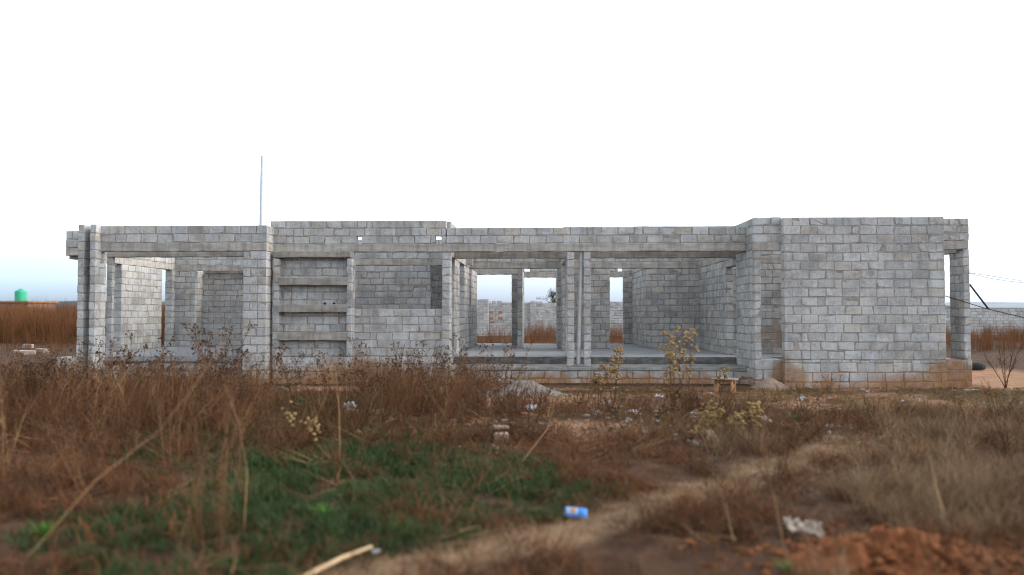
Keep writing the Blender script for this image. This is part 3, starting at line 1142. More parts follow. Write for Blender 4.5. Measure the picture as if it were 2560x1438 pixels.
# ================================================================== VEGETATION TEMPLATES
def ribbon(m, base, az, h, lean, wd, mi=0, segs=3, curl=0.6, twist=None):
    """one blade: a tapering strip that bends over"""
    vs = []
    tw = az + PI / 2 + (random.uniform(-0.6, 0.6) if twist is None else twist)
    sx, sy = math.cos(tw), math.sin(tw)
    for i in range(segs + 1):
        t = i / segs
        r_ = lean * h * (t ** (1 + curl))
        z = h * t * (1 - 0.25 * lean * t)
        w_ = wd * (1 - t) ** 0.6 * 0.5 if i < segs else 0.0
        c = (base[0] + math.cos(az) * r_, base[1] + math.sin(az) * r_, base[2] + z)
        if i < segs:
            vs += [(c[0] - sx * w_, c[1] - sy * w_, c[2]), (c[0] + sx * w_, c[1] + sy * w_, c[2])]
        else:
            vs.append(c)
    fs = [(2 * i, 2 * i + 1, 2 * i + 3, 2 * i + 2) for i in range(segs - 1)] + [(2 * segs - 2, 2 * segs - 1, 2 * segs)]
    m.add(vs, fs, mi)


def tuft(n, h, spread, wd, lean=(0.2, 0.8), segs=3, mats=1, curl=0.6):
    m = MB()
    for k in range(n):
        a = random.uniform(0, 2 * PI)
        r_ = spread * math.sqrt(random.random())
        ribbon(m, (math.cos(a) * r_, math.sin(a) * r_, -0.01), random.uniform(0, 2 * PI), h * random.uniform(0.45, 1.0), random.uniform(*lean), wd * random.uniform(0.7, 1.3), random.randrange(mats), segs, curl)
    return m


def twig(m, p, d, L, r, mi=0, n=3, wob=0.10, segs=4):
    pts, q, dd = [p], p.copy(), d.copy()
    for i in range(segs):
        dd = (dd + Vector((random.uniform(-wob, wob), random.uniform(-wob, wob), random.uniform(-wob, wob) * 0.6))).normalized()
        q = q + dd * (L / segs)
        pts.append(q.copy())
    m.tube(pts, [r * (1 - 0.6 * i / segs) for i in range(segs + 1)], n, mi, cap=False)
    return pts, dd


def weed(h, nst=3, lean=0.35, thick=0.006, nbr=7, heads=True, headr=0.012, az0=None, leaves=6, sub=3):
    """a dead annual: wiry forking stems that end in dark seed heads. Returns stem mesh and head mesh."""
    ms, mh = MB(), MB()
    for s_ in range(nst):
        az = random.uniform(0, 2 * PI) if az0 is None else az0 + random.uniform(-0.5, 0.5)
        ln = lean * random.uniform(0.3, 1.2)
        d = Vector((math.cos(az) * ln, math.sin(az) * ln, 1)).normalized()
        hh = h * random.uniform(0.75, 1.0)
        pts, dd = twig(ms, Vector((random.uniform(-0.03, 0.03), random.uniform(-0.03, 0.03), -0.02)), d, hh, thick, 0, 4, 0.07, 6)
        if heads:
            mh.octa(pts[-1], headr * random.uniform(0.8, 1.2), 0, 0.9)
        for b in range(nbr):
            t = 0.35 + 0.6 * (b + random.random()) / nbr
            i = min(int(t * 6), 5)
            p = pts[i].lerp(pts[i + 1], t * 6 - i)
            a2 = random.uniform(0, 2 * PI)
            bd = (d * 1.1 + Vector((math.cos(a2), math.sin(a2), 0.25)) * random.uniform(0.5, 0.9)).normalized()
            bl = hh * random.uniform(0.14, 0.34) * (1.2 - t * 0.6)
            bp, bdd = twig(ms, p, bd, bl, thick * 0.55, 0, 3, 0.12, 3)
            if heads:
                mh.octa(bp[-1], headr * random.uniform(0.75, 1.15), 0, 0.9)
            for c in range(random.randint(max(0, sub - 2), sub)):
                q = bp[random.choice((1, 2))]
                a3 = random.uniform(0, 2 * PI)
                cd_ = (bdd + Vector((math.cos(a3), math.sin(a3), 0.3)) * 0.8).normalized()
                cp, _ = twig(ms, q, cd_, bl * random.uniform(0.3, 0.6), thick * 0.4, 0, 3, 0.12, 2)
                if heads:
                    mh.octa(cp[-1], headr * random.uniform(0.7, 1.1), 0, 0.9)
        for k in range(leaves):
            i = random.randrange(0, 5)
            p = pts[i].lerp(pts[i + 1], random.random())
            ribbon(ms, p, random.uniform(0, 2 * PI), random.uniform(0.03, 0.08), random.uniform(0.4, 1.4), 0.009, 0, 2)
    return ms, mh


SRC = {}


def source(name, meshes_mats):
    """unlinked collection that a scatter instances"""
    c = bpy.data.collections.new('src_' + name)
    for i, (mb, mats) in enumerate(meshes_mats):
        me = mb.mesh(name)
        for q in mats:
            me.materials.append(q)
        o = bpy.data.objects.new('%s_source_%02d' % (name, i), me)
        c.objects.link(o)
    SRC[name] = c
    return c


def scatter(name, coll, n, pts, rz, tilt, scl, label, mat=None):
    """one object of ground cover: every vertex carries one plant of the source collection"""
    pts = np.asarray(pts, np.float32)
    k = len(pts)
    me = bpy.data.meshes.new(name)
    me.vertices.add(k)
    me.vertices.foreach_set('co', pts.ravel())
    a = me.attributes.new('rot', 'FLOAT_VECTOR', 'POINT')
    rot = np.stack([tilt[:, 0], tilt[:, 1], rz], 1).astype(np.float32)
    a.data.foreach_set('vector', rot.ravel())
    a = me.attributes.new('scl', 'FLOAT_VECTOR', 'POINT')
    a.data.foreach_set('vector', np.asarray(scl, np.float32).ravel())
    a = me.attributes.new('pick', 'INT', 'POINT')
    a.data.foreach_set('value', RNG.integers(0, n, k).astype(np.int32))
    me.update()
    o = link(name, me)
    g = bpy.data.node_groups.new('scatter_' + name, 'GeometryNodeTree')
    g.interface.new_socket('Geometry', in_out='INPUT', socket_type='NodeSocketGeometry')
    g.interface.new_socket('Geometry', in_out='OUTPUT', socket_type='NodeSocketGeometry')
    gi, go = g.nodes.new('NodeGroupInput'), g.nodes.new('NodeGroupOutput')
    ip = g.nodes.new('GeometryNodeInstanceOnPoints')
    ci = g.nodes.new('GeometryNodeCollectionInfo')
    ci.inputs['Collection'].default_value = coll
    ci.inputs['Separate Children'].default_value = True
    ci.inputs['Reset Children'].default_value = True

    def na(nm, dt):
        q = g.nodes.new('GeometryNodeInputNamedAttribute')
        q.data_type = dt
        q.inputs['Name'].default_value = nm
        return q.outputs['Attribute']
    L = g.links.new
    L(gi.outputs[0], ip.inputs['Points'])
    L(ci.outputs[0], ip.inputs['Instance'])
    ip.inputs['Pick Instance'].default_value = True
    L(na('pick', 'INT'), ip.inputs['Instance Index'])
    L(na('rot', 'FLOAT_VECTOR'), ip.inputs['Rotation'])
    L(na('scl', 'FLOAT_VECTOR'), ip.inputs['Scale'])
    L(ip.outputs[0], go.inputs[0])
    md = o.modifiers.new('scatter', 'NODES')
    md.node_group = g
    tag(o, label, kind='stuff')
    return o


def spray(x0, x1, y0, y1, per_m2, dens, margin=0.8):
    """random points in a rectangle, thinned by dens(x, y) in 0..1 and kept near the field of view"""
    n = int((x1 - x0) * (y1 - y0) * per_m2)
    x, y = RNG.uniform(x0, x1, n), RNG.uniform(y0, y1, n)
    vx = x + y * math.tan(R(1.86))
    keep = (np.abs(vx) < y * 0.65 + margin) & (RNG.random(n) < np.clip(dens(x, y), 0, 1))
    x, y = x[keep], y[keep]
    return x, y


def scat(name, coll, n, x, y, s0, s1, label, tilt=0.15, sz=None, lean=None):
    k = len(x)
    z = gz(x, y)
    s = RNG.uniform(s0, s1, k)
    t = RNG.normal(0, tilt, (k, 2))
    if lean is not None:
        t = t + np.array(lean)
    sc_ = np.stack([s, s, s if sz is None else s * sz], 1)
    return scatter(name, coll, n, np.stack([x, y, z], 1), RNG.uniform(0, 2 * PI, k), t, sc_, label)


def in_house(x, y):
    return (y > 19.2) & (y < 30.5) & (x > -12.7) & (x < 11.2)


# sources
source('green_grass', [(tuft(46, 0.13, 0.12, 0.011, (0.3, 1.1)), [M['green']]) for _ in range(4)] + [(tuft(34, 0.07, 0.10, 0.011, (0.5, 1.4)), [M['green']]) for _ in range(2)])
source('olive_grass', [(tuft(36, 0.065, 0.11, 0.009, (0.3, 1.3), mats=2), [M['olive'], M['tan']]) for _ in range(4)])
source('brown_litter', [(tuft(34, 0.16, 0.15, 0.008, (0.5, 1.7), mats=3), [M['drybrown'], M['red'], M['leaf_dead']]) for _ in range(6)])
source('tan_grass', [(tuft(42, 0.42, 0.10, 0.0055, (0.15, 0.9), 4, mats=3), [M['tan'], M['drybrown'], M['straw']]) for _ in range(6)])
source('straw_mat', [(tuft(40, 0.10, 0.15, 0.006, (0.7, 2.0), 3, mats=2), [M['straw'], M['tan']]) for _ in range(5)])
source('russet_grass', [(tuft(46, 2.1, 0.34, 0.011, (0.04, 0.36), 4, mats=2), [M['red'], M['drybrown']]) for _ in range(5)])


def two(ms, mh, m0, m1):
    o = MB()
    o.add(ms.v, ms.f, 0)
    o.add(mh.v, mh.f, 1)
    return (o, [m0, m1])


random.seed(21)
WEEDS = [weed(random.uniform(0.70, 1.3), random.randint(2, 4), 0.42, 0.0058, 6, True, 0.0150, sub=3) for _ in range(9)]
source('dead_weeds', [two(a, b, M['weed'], M['head']) for a, b in WEEDS])
TW = [weed(random.uniform(0.40, 0.65), 4, 0.9, 0.0046, 6, False, leaves=10) for _ in range(6)]
source('dry_twigs', [(a, [M['drybrown']]) for a, _ in TW])

def reg_near(x, y):
    t = np.asarray([(p[0], p[1]) for p in TRACK])
    low = [(p[0] + 0.10, p[1] - 0.55) for p in TRACK]
    return np.clip(band(x, y, TRACK, 0.40) + band(x, y, low, 0.42) + ellipse(x, y, *gxy(1750, 1400), 0.9, 0.6), 0, 1)


def gap(x, y):
    return band(x, y, [(-3.3, 11.5), (-5.4, 18.6)], 0.85)


def clear(x, y):
    n = (fbm(x, y, 0.8, 131) - 0.5) * 2.2
    a = sstep(14.6, 16.4, y + n + 1.5 * sstep(3.0, 4.5, x)) * sstep(-0.6, 0.8, x)
    b_ = sstep(16.4, 17.8, y + n)
    c = ellipse(x, y, *gxy(1815, 985), 1.0, 1.2)
    return np.clip(np.maximum(np.maximum(a, b_), c), 0, 1)


# ---- what grows where
xg, yg = spray(-9, 9, 4.6, 19.0, 95, lambda x, y: reg_green(x, y) * (0.25 + 0.75 * sstep(0.30, 0.55, fbm(x, y, 2.4, 41))) * (1 - reg_track(x, y)))
scat('green_grass', SRC['green_grass'], 6, xg, yg, 0.6, 1.5, 'short green grass in the hollow in front of the house', 0.25)

left = lambda x, y: sstep(0.9, -1.3, x + (fbm(x, y, 0.5, 51) - 0.5) * 3.0)
xb1, yb1 = spray(-14, 13, 4.4, 19.0, 60, lambda x, y: (0.10 + 0.90 * sstep(0.42, 0.60, fbm(x, y, 1.2, 61))) * (1 - 0.92 * reg_sand(x, y)) * (1 - 0.84 * reg_green(x, y)) * (1 - 0.90 * clear(x, y)) * (1 - 0.5 * ellipse(x, y, *gxy(1680, 1040), 2.6, 2.6)) * (1 - 0.98 * reg_track(x, y)) * sstep(19.2, 18.2, y))
scat('dry_undergrowth', SRC['brown_litter'], 6, xb1, yb1, 0.6, 1.6, 'low tangled dry brown undergrowth over the plot', 0.3)

xt, yt = spray(-14, 10, 4.4, 18.8, 24, lambda x, y: (0.22 + 0.6 * left(x, y)) * (0.4 + 0.6 * sstep(8.5, 11, y)) * sstep(0.44, 0.60, fbm(x, y, 0.9, 71)) * (1 - 0.88 * reg_green(x, y)) * (1 - 0.93 * clear(x, y)) * (1 - 0.9 * reg_sand(x, y)) * (1 - reg_track(x, y)) * sstep(18.9, 17.5, y))
scat('dry_twigs', SRC['dry_twigs'], 6, xt, yt, 0.5, 1.25, 'knee high leafless brown twigs and stalks', 0.25)

xw_, yw_ = spray(-13, 1.5, 5.5, 18.2, 4.6, lambda x, y: (0.45 + 0.55 * sstep(-3.5, -5.0, x)) * left(x, y) * sstep(0.36, 0.62, fbm(x, y, 0.7, 81)) * (1 - 0.85 * reg_green(x, y)) * (0.25 + 0.75 * sstep(8, 11, y)) * (1 - 0.75 * clear(x, y)) * (1 - 0.92 * band(x, y, [(-3.3, 11.5), (-5.4, 18.6)], 0.85)))
scat('dead_weeds', SRC['dead_weeds'], 9, xw_, yw_, 0.6, 1.15, 'thicket of dead weeds with dark seed heads at left', 0.14)

rgt = lambda x, y: sstep(1.2, 3.0, x + 0.12 * (y - 6) - sstep(10, 17, y) * 2.6 + (fbm(x, y, 0.6, 91) - 0.5) * 2.2)
xr_, yr_ = spray(-1, 14, 4.8, 18.0, 42, lambda x, y: rgt(x, y) * (1 - 0.85 * sstep(10.2, 11.6, y) * sstep(5.0, 4.0, x)) * sstep(0.42, 0.6, fbm(x, y, 1.0, 92)) * (1 - 0.95 * reg_sand(x, y)) * (1 - reg_near(x, y)) * (1 - 0.97 * clear(x, y)) * (1 - ellipse(x, y, *gxy(2230, 1400), 1.3, 0.8)))
scat('tan_grass', SRC['tan_grass'], 6, xr_, yr_, 0.5, 1.2, 'dry tan grass tussocks across the right foreground', 0.2)

xs_, ys_ = spray(-4, 8, 4.4, 13, 95, lambda x, y: reg_track(x, y) * 0.9 + 0.15 * rgt(x, y))
scat('straw_mat', SRC['straw_mat'], 5, xs_, ys_, 0.5, 1.1, 'flattened straw coloured grass along the faint track', 0.3, 0.7)

xo, yo = spray(-11, 12, 10.5, 19.5, 110, lambda x, y: sstep(0.34, 0.52, fbm(x, y, 0.9, 101)) * np.maximum(np.maximum(clear(x, y), gap(x, y)), 0.7 * ellipse(x, y, *gxy(1450, 1060), 1.8, 2.2)) * (0.6 + 0.4 * sstep(1.5, 4.0, x)) * (1 - 0.5 * reg_sand(x, y)))
k_ = ~in_house(xo, yo)
scat('olive_grass', SRC['olive_grass'], 4, xo[k_], yo[k_], 0.4, 1.0, 'thin olive green turf along the foot of the house', 0.25)

# rust brown brush, waist high, in clumps
random.seed(64)
RB = []
for q in range(6):
    m = MB()
    for k in range(26):
        a = random.uniform(0, 2 * PI)
        ln = random.uniform(0.05, 0.55)
        d = Vector((math.cos(a) * ln, math.sin(a) * ln, 1)).normalized()
        pp, dd = twig(m, Vector((random.gauss(0, 0.09), random.gauss(0, 0.09), -0.02)), d, random.uniform(0.35, 0.95), random.uniform(0.0022, 0.0042), random.randrange(3), 3, 0.07, 4)
        for b_ in range(3):
            i = random.randint(1, 4)
            twig(m, pp[i], (dd + Vector((random.uniform(-0.9, 0.9), random.uniform(-0.9, 0.9), 0.1))).normalized(), random.uniform(0.08, 0.25), 0.002, random.randrange(3), 3, 0.08, 2)
        for b_ in range(3):
            ribbon(m, pp[random.randint(0, 3)], random.uniform(0, 2 * PI), random.uniform(0.03, 0.10), random.uniform(0.5, 1.8), 0.010, 2, 2)
    RB.append((m, [M['red'], M['drybrown'], M['weed']]))
source('rust_brush', RB)
xz, yz = spray(-14, 6, 5.2, 17.6, 9, lambda x, y: (0.04 + 0.96 * sstep(-0.6, -2.6, x + (fbm(x, y, 0.5, 52) - 0.5) * 2.6)) * sstep(0.47, 0.58, fbm(x, y, 0.85, 85)) * (0.30 + 0.70 * sstep(8.6, 11.0, y)) * (1 - 0.92 * reg_green(x, y)) * (1 - 0.97 * clear(x, y)) * (1 - 0.92 * band(x, y, [(-3.3, 11.5), (-5.4, 18.6)], 0.85)))
scat('rust_brush', SRC['rust_brush'], 6, xz, yz, 0.55, 1.15, 'clumps of rust brown brush across the left foreground', 0.12)

# long bare stalks leaning about in the thicket at left, and here and there elsewhere
random.seed(61)
LS = []
for q in range(7):
    m = MB()
    for k in range(3):
        a = random.uniform(-0.9, 0.9)
        d = Vector((math.cos(a) * random.uniform(0.2, 0.8), math.sin(a) * 0.5, 1)).normalized()
        pp, dd = twig(m, Vector((random.uniform(-0.1, 0.1), random.uniform(-0.1, 0.1), -0.02)), d, random.uniform(0.7, 1.25), random.uniform(0.0032, 0.0052), 0, 4, 0.05, 5)
        for b_ in range(4):
            i = random.randint(1, 4)
            twig(m, pp[i], (dd + Vector((random.uniform(-0.8, 0.8), random.uniform(-0.6, 0.6), 0.1))).normalized(), random.uniform(0.15, 0.45), 0.0026, 0, 3, 0.06, 3)
    LS.append((m, [M['weed_pale'] if q % 2 else M['weed']]))
source('bare_stalks', LS)
xl_, yl_ = spray(-13, 9, 8.2, 17.5, 2.2, lambda x, y: (0.10 + 0.9 * left(x, y)) * sstep(0.3, 0.55, fbm(x, y, 0.8, 83)) * (1 - 0.6 * reg_green(x, y)) * (1 - 0.9 * clear(x, y)))
kl = len(xl_)
ss = RNG.uniform(0.6, 1.1, kl)
scatter('bare_stalks', SRC['bare_stalks'], 7, np.stack([xl_, yl_, gz(xl_, yl_)], 1), RNG.uniform(-0.7, 0.7, kl), RNG.normal(0, 0.15, (kl, 2)), np.stack([ss, ss, ss], 1), 'long bare stalks leaning through the thicket of weeds')

# chips of block, clay and stone trodden into the ground
CH = []
for k, cc in enumerate(((0.33, 0.31, 0.28), (0.30, 0.15, 0.08), (0.24, 0.19, 0.15), (0.12, 0.09, 0.07), (0.33, 0.31, 0.29))):
    m = MB()
    m.add(block_verts((0.07, 0.05, 0.035), 0.016, 0.010).tolist(), BF)
    CH.append((m, [m_plain('chip_%d' % k, cc, 0.95, 0.3, 15, 0.3)]))
source('rubble_chips', CH)
xh, yh = spray(-8, 10, 10, 19.0, 26, lambda x, y: 0.25 * sstep(0.45, 0.6, fbm(x, y, 0.7, 141)) + 1.0 * ellipse(x, y, *gxy(1650, 1040), 2.6, 2.6) + 0.5 * ellipse(x, y, *gxy(1330, 1050), 1.6, 1.8))
kh = len(xh)
ss = RNG.uniform(0.25, 1.3, kh) ** 1.5
scatter('rubble_chips', SRC['rubble_chips'], 5, np.stack([xh, yh, gz(xh, yh) + 0.006], 1), RNG.uniform(0, 6.28, kh), RNG.uniform(-0.4, 0.4, (kh, 2)), np.stack([ss, ss, ss], 1), 'small chips of block and clay strewn over the ground')
# fallen stalks lying flat
random.seed(62)
FS = []
for q in range(5):
    m = MB()
    for k in range(7):
        a = random.uniform(0, PI)
        c_ = Vector((random.uniform(-0.2, 0.2), random.uniform(-0.2, 0.2), random.uniform(0.005, 0.05)))
        twig(m, c_, Vector((math.cos(a), math.sin(a), random.uniform(0.0, 0.35))).normalized(), random.uniform(0.15, 0.5), random.uniform(0.003, 0.006), 0, 4, 0.12, 4)
    FS.append((m, [M['weed'] if q % 3 else M['weed_pale']]))
source('fallen_stalks', FS)
xq_, yq_ = spray(-9, 10, 5, 18.6, 7, lambda x, y: sstep(0.35, 0.6, fbm(x, y, 0.9, 151)) * (1 - 0.8 * reg_green(x, y)) * (0.25 + 0.75 * sstep(8, 10, y)) * (1 - 0.5 * sstep(17, 18, y)))
kq = len(xq_)
ss = RNG.uniform(0.5, 1.2, kq)
scatter('fallen_stalks', SRC['fallen_stalks'], 5, np.stack([xq_, yq_, gz(xq_, yq_)], 1), RNG.uniform(0, 6.28, kq), RNG.normal(0, 0.08, (kq, 2)), np.stack([ss, ss, ss], 1), 'fallen broken stalks lying on the ground')

# tall russet grass beyond the house
xf, yf = spray(-62, -13.4, 44, 82, 1.9, lambda x, y: sstep(0.2, 0.5, fbm(x, y, 0.12, 111)) * 1.0, 4)
xf2, yf2_ = spray(-24, 14, 33, 60, 1.0, lambda x, y: sstep(0.35, 0.6, fbm(x, y, 0.2, 112)), 4)
xf3, yf3 = spray(14, 40, 36, 55.5, 1.9, lambda x, y: sstep(0.30, 0.5, fbm(x, y, 0.2, 113)), 4)
k1, k2, k3 = len(xf), len(xf2), len(xf3)
XX, YY = np.concatenate([xf, xf2, xf3]), np.concatenate([yf, yf2_, yf3])
SS = np.concatenate([RNG.uniform(1.0, 1.45, k1), RNG.uniform(0.30, 0.75, k2), RNG.uniform(0.30, 0.68, k3)])
kk = len(XX)
scatter('russet_grass', SRC['russet_grass'], 5, np.stack([XX, YY, np.zeros(kk)], 1), RNG.uniform(0, 6.28, kk), RNG.normal(0, 0.06, (kk, 2)), np.stack([SS * 1.2, SS * 1.2, SS], 1), 'tall russet dry grass in the field beyond the house')

# ================================================================== PLANTS ONE CAN TELL APART
random.seed(33)
WM = []
for (a, b) in WEEDS:
    me = a.mesh('dead_weed')
    me.materials.append(M['weed'])
    mh = b.mesh('seed_heads')
    mh.materials.append(M['head'])
    WM.append((me, mh))


def put_weed(px, py, s, i, rz=None, tilt=(0, 0), label=None, group='tall dead weeds in front of the house'):
    p = G(px, py)
    o = link('dead_weed', WM[i % len(WM)][0])
    o.location = (p.x, p.y, float(gz(p.x, p.y)))
    o.rotation_euler = (tilt[0], tilt[1], random.uniform(0, 2 * PI) if rz is None else rz)
    o.scale = (s, s, s)
    h = link('seed_heads', WM[i % len(WM)][1], None, o)
    h['kind'] = 'stuff'
    tag(o, label, 'weed', group)
    return o


ORD = ['first', 'second', 'third', 'fourth', 'fifth', 'sixth', 'seventh', 'eighth', 'ninth', 'tenth', 'eleventh', 'twelfth', 'thirteenth', 'fourteenth', 'fifteenth', 'sixteenth', 'seventeenth', 'eighteenth']
# before the left porch, before the shelf wall, before the window wall
for (x0, x1, y0, y1, n, lab) in ((250, 620, 990, 1050, 18, 'dead weed with black seed heads, %s from the left before the left porch'),
                                 (900, 1110, 985, 1050, 16, 'branching dead weed, %s from the left before the window wall'),
                                 (1120, 1260, 1000, 1060, 7, 'dead weed with dark seed heads, %s from the left before the porch step'),
                                 (690, 880, 1010, 1060, 6, 'thin dead weed, %s from the left before the shelf niches'),
                                 (20, 215, 965, 1050, 10, 'dead brown weed, %s from the left edge beyond the porch columns'),
                                 (1560, 1800, 1020, 1075, 5, 'small dead weed, %s from the left around the tallest yellow plants'),
                                 (1900, 2120, 1000, 1060, 5, 'thin dead weed, %s from the left before the blank wall')):
    for k in range(n):
        u = (k + random.uniform(0.15, 0.85)) / n
        big = x0 < 1500
        put_weed(x0 + (x1 - x0) * u, random.uniform(y0, y1), (random.uniform(0.95, 1.5) if x0 == 250 else random.uniform(0.85, 1.3)) if big else random.uniform(0.4, 0.75), random.randrange(9), None,
                 (random.uniform(-0.12, 0.12), random.uniform(0.0, 0.25)), lab % ORD[k])


def stalk(name, pts, r, mat, label, cat='stalk', twigs=0, group=None):
    m = MB()
    pts = [Vector(p) for p in pts]
    n = len(pts)
    m.tube(pts, [r * (1 - 0.55 * i / (n - 1)) for i in range(n)], 7, 0)
    o = m.build(name, mat, None, True)
    if twigs:
        t = MB()
        for k in range(twigs):
            f = random.uniform(0.25, 0.95) * (n - 1)
            i = min(int(f), n - 2)
            p = pts[i].lerp(pts[i + 1], f - i)
            d = (pts[-1] - pts[0]).normalized()
            a = random.uniform(0, 2 * PI)
            q, dd = twig(t, p, (d + Vector((math.cos(a), math.sin(a), 0.2)) * 0.7).normalized(), random.uniform(0.12, 0.4), r * 0.35, 0, 4, 0.12, 4)
            twig(t, q[2], (dd + Vector((random.uniform(-1, 1), 0, 0.4))).normalized(), random.uniform(0.08, 0.2), r * 0.22, 0, 3, 0.1, 3)
        t.build('side_twigs', mat, o)
    tag(o, label, cat, group)
    return o


g = 'thick dry stalks rising from the undergrowth'
stalk('dry_stalk', [G(30, 1436, 0.0), at(240, 1200, 6.0), at(400, 1075, 6.2), at(490, 960, 6.4), at(560, 850, 6.6)], 0.0042, M['weed_pale'], 'long pale dry stalk leaning right across the left foreground', 'stalk', 16, g)
stalk('dry_stalk', [G(432, 1425), at(470, 1290, 6.0), at(505, 1180, 6.1), at(488, 1080, 6.2), at(500, 1000, 6.3)], 0.0038, M['weed'], 'upright orange-brown stalk forking beside the long leaning one', 'stalk', 6, g)
stalk('dry_stalk', [G(610, 1330), at(618, 1180, 7.2), at(598, 1060, 7.2), at(560, 960, 7.2)], 0.0042, M['weed_pale'], 'thin upright stalk left of the green hollow', 'stalk', 5, g)
stalk('dry_stalk', [G(850, 1160), at(848, 1030, 10.0), at(838, 900, 10.0)], 0.006, M['weed_pale'], 'straight pale stalk in front of the shelf wall', 'stalk', 3, g)
stalk('dry_stalk', [G(1075, 1130), at(1120, 1000, 10.5), at(1170, 880, 10.5)], 0.007, M['weed'], 'dark stalk slanting right before the window wall', 'stalk', 5, g)
stalk('dry_stalk', [G(1965, 1400), at(1935, 1240, 6.4), at(1915, 1180, 6.5), at(1910, 1075, 6.6)], 0.008, M['weed'], 'bent reddish brown stalk beside the torn card', 'stalk', 4, g)
stalk('dry_stalk', [G(1930, 1410), at(1880, 1300, 6.2), at(1850, 1220, 6.3), at(1838, 1080, 6.5)], 0.006, M['drybrown'], 'thin dark stalk just left of the bent reddish one', 'stalk', 3, g)
stalk('dry_stalk', [G(2380, 1340), at(2340, 1220, 7.0), at(2318, 1110, 7.1)], 0.007, M['weed_pale'], 'pale stalk leaning in the tan grass at right', 'stalk', 2, g)
stalk('dry_stalk', [G(1290, 1175), at(1370, 1070, 10.3), at(1385, 1010, 10.4)], 0.005, M['weed_pale'], 'slender pale stalk leaning over the half block', 'stalk', 2, g)
stalk('dry_stalk', [G(2125, 1130), at(2122, 1010, 11.3), at(2135, 960, 11.3), at(2168, 948, 11.3)], 0.006, M['weed'], 'slim dead stalk with a hooked tip before the blank wall', 'stalk', 1, g)
stalk('dry_stalk', [G(1755, 985), at(1757, 950, 16.8)], 0.014, M['straw'], 'short pale upright stalk beside the bench', 'stalk', 0, g)


def puff_plant(px, py, h, heads, label, spread=0.10, stems=3, lean=0.15, r=0.040):
    """everlasting: stiff stems, clusters of straw-yellow flower heads, withered leaves below"""
    p = G(px, py)
    m, hd, lf = MB(), MB(), MB()
    tips = []
    for s_ in range(stems):
        a = random.uniform(0, 2 * PI)
        d = Vector((math.cos(a) * lean + random.uniform(-0.05, 0.05), math.sin(a) * lean, 1)).normalized()
        b0 = Vector((random.uniform(-spread, spread), random.uniform(-spread, spread) * 0.5, -0.03))
        pts, dd = twig(m, b0, d, h * random.uniform(0.72, 1.0), 0.0085, 0, 5, 0.05, 7)
        for b in range(7):
            t = 0.45 + 0.52 * b / 7
            i = min(int(t * 7), 6)
            q = pts[i].lerp(pts[i + 1], t * 7 - i)
            a2 = random.uniform(0, 2 * PI)
            bp, _ = twig(m, q, (d + Vector((math.cos(a2), math.sin(a2), 0.1)) * random.uniform(0.4, 0.9)).normalized(), h * random.uniform(0.08, 0.20), 0.005, 0, 4, 0.08, 3)
            tips.append(bp[-1])
        tips.append(pts[-1])
        for k in range(16):
            i = random.randrange(1, 6)
            q = pts[i].lerp(pts[i + 1], random.random())
            ribbon(lf, q, random.uniform(0, 2 * PI), random.uniform(0.05, 0.12), random.uniform(0.8, 2.2), 0.022, 0, 3)
    for k in range(int(heads * 1.5)):
        t = random.choice(tips) + Vector((random.gauss(0, 0.042), random.gauss(0, 0.042), random.gauss(0.0, 0.034)))
        rr = r * random.uniform(0.40, 0.85)
        # a ragged domed head: two rings of short bracts
        vs, fs = [], []
        n = 7
        ax = Vector((random.gauss(0, 0.35), random.gauss(0, 0.35) - 0.2, 1)).normalized()
        u = ax.cross(Vector((1, 0, 0))).normalized()
        v_ = ax.cross(u)
        for ring, (q_, zz) in enumerate(((0.45, -0.55), (1.0, -0.1), (0.75, 0.42))):
            for i in range(n):
                aa = 2 * PI * (i + 0.5 * ring) / n
                k2 = q_ * random.uniform(0.78, 1.15)
                vs.append(t + (u * math.cos(aa) + v_ * math.sin(aa)) * rr * k2 + ax * rr * (zz + random.uniform(-0.15, 0.15)))
        vs += [t + ax * rr * 0.68, t - ax * rr * 0.7]
        for ring in range(2):
            for i in range(n):
                a0, a1 = ring * n + i, ring * n + (i + 1) % n
                b0, b1 = a0 + n, a1 + n
                fs += [(a0, a1, b0), (a1, b1, b0)]
        fs += [(2 * n + i, 2 * n + (i + 1) % n, 3 * n) for i in range(n)] + [((i + 1) % n, i, 3 * n + 1) for i in range(n)]
        hd.add(vs, fs)
    o = m.build('everlasting_plant', M['weed'], None)
    o.location = (p.x, p.y, float(gz(p.x, p.y)))
    hd.build('flower_heads', M['puff'], o)['kind'] = 'stuff'
    lf.build('withered_leaves', M['leaf_dead'], o)['kind'] = 'stuff'
    tag(o, label, 'dried plant', 'dried plants with straw yellow flower heads')
    return o


random.seed(5)
puff_plant(1532, 1010, 1.10, 85, 'tall dried plant with straw yellow flower heads left of the twin stemmed one', 0.10, 3, 0.10)
puff_plant(1488, 1010, 0.62, 40, 'lower bushy dried plant with yellow heads before the twin pillars', 0.12, 3, 0.2)
puff_plant(1680, 1052, 1.52, 60, 'tallest dried plant with round yellow heads, left of its pair', 0.04, 2, 0.06, 0.040)
puff_plant(1712, 1052, 1.46, 60, 'tallest dried plant with round yellow heads, right of its pair', 0.04, 2, 0.07, 0.040)
puff_plant(1805, 985, 0.62, 22, 'sparse dried plant with few yellow heads at the bench', 0.06, 2, 0.2)
puff_plant(1800, 1092, 0.50, 70, 'low spreading dried plant with yellow heads below the bench', 0.22, 4, 0.5, 0.040)
puff_plant(1868, 1092, 0.52, 75, 'wide low dried plant crowded with yellow heads beside the pale rock', 0.22, 4, 0.5, 0.042)
puff_plant(1735, 1110, 0.26, 24, 'small dried plant with dull yellow heads among the rubble', 0.10, 3, 0.5)
puff_plant(765, 1130, 0.58, 26, 'dried plant with pale round heads above the green patch at left', 0.12, 3, 0.3, 0.040)


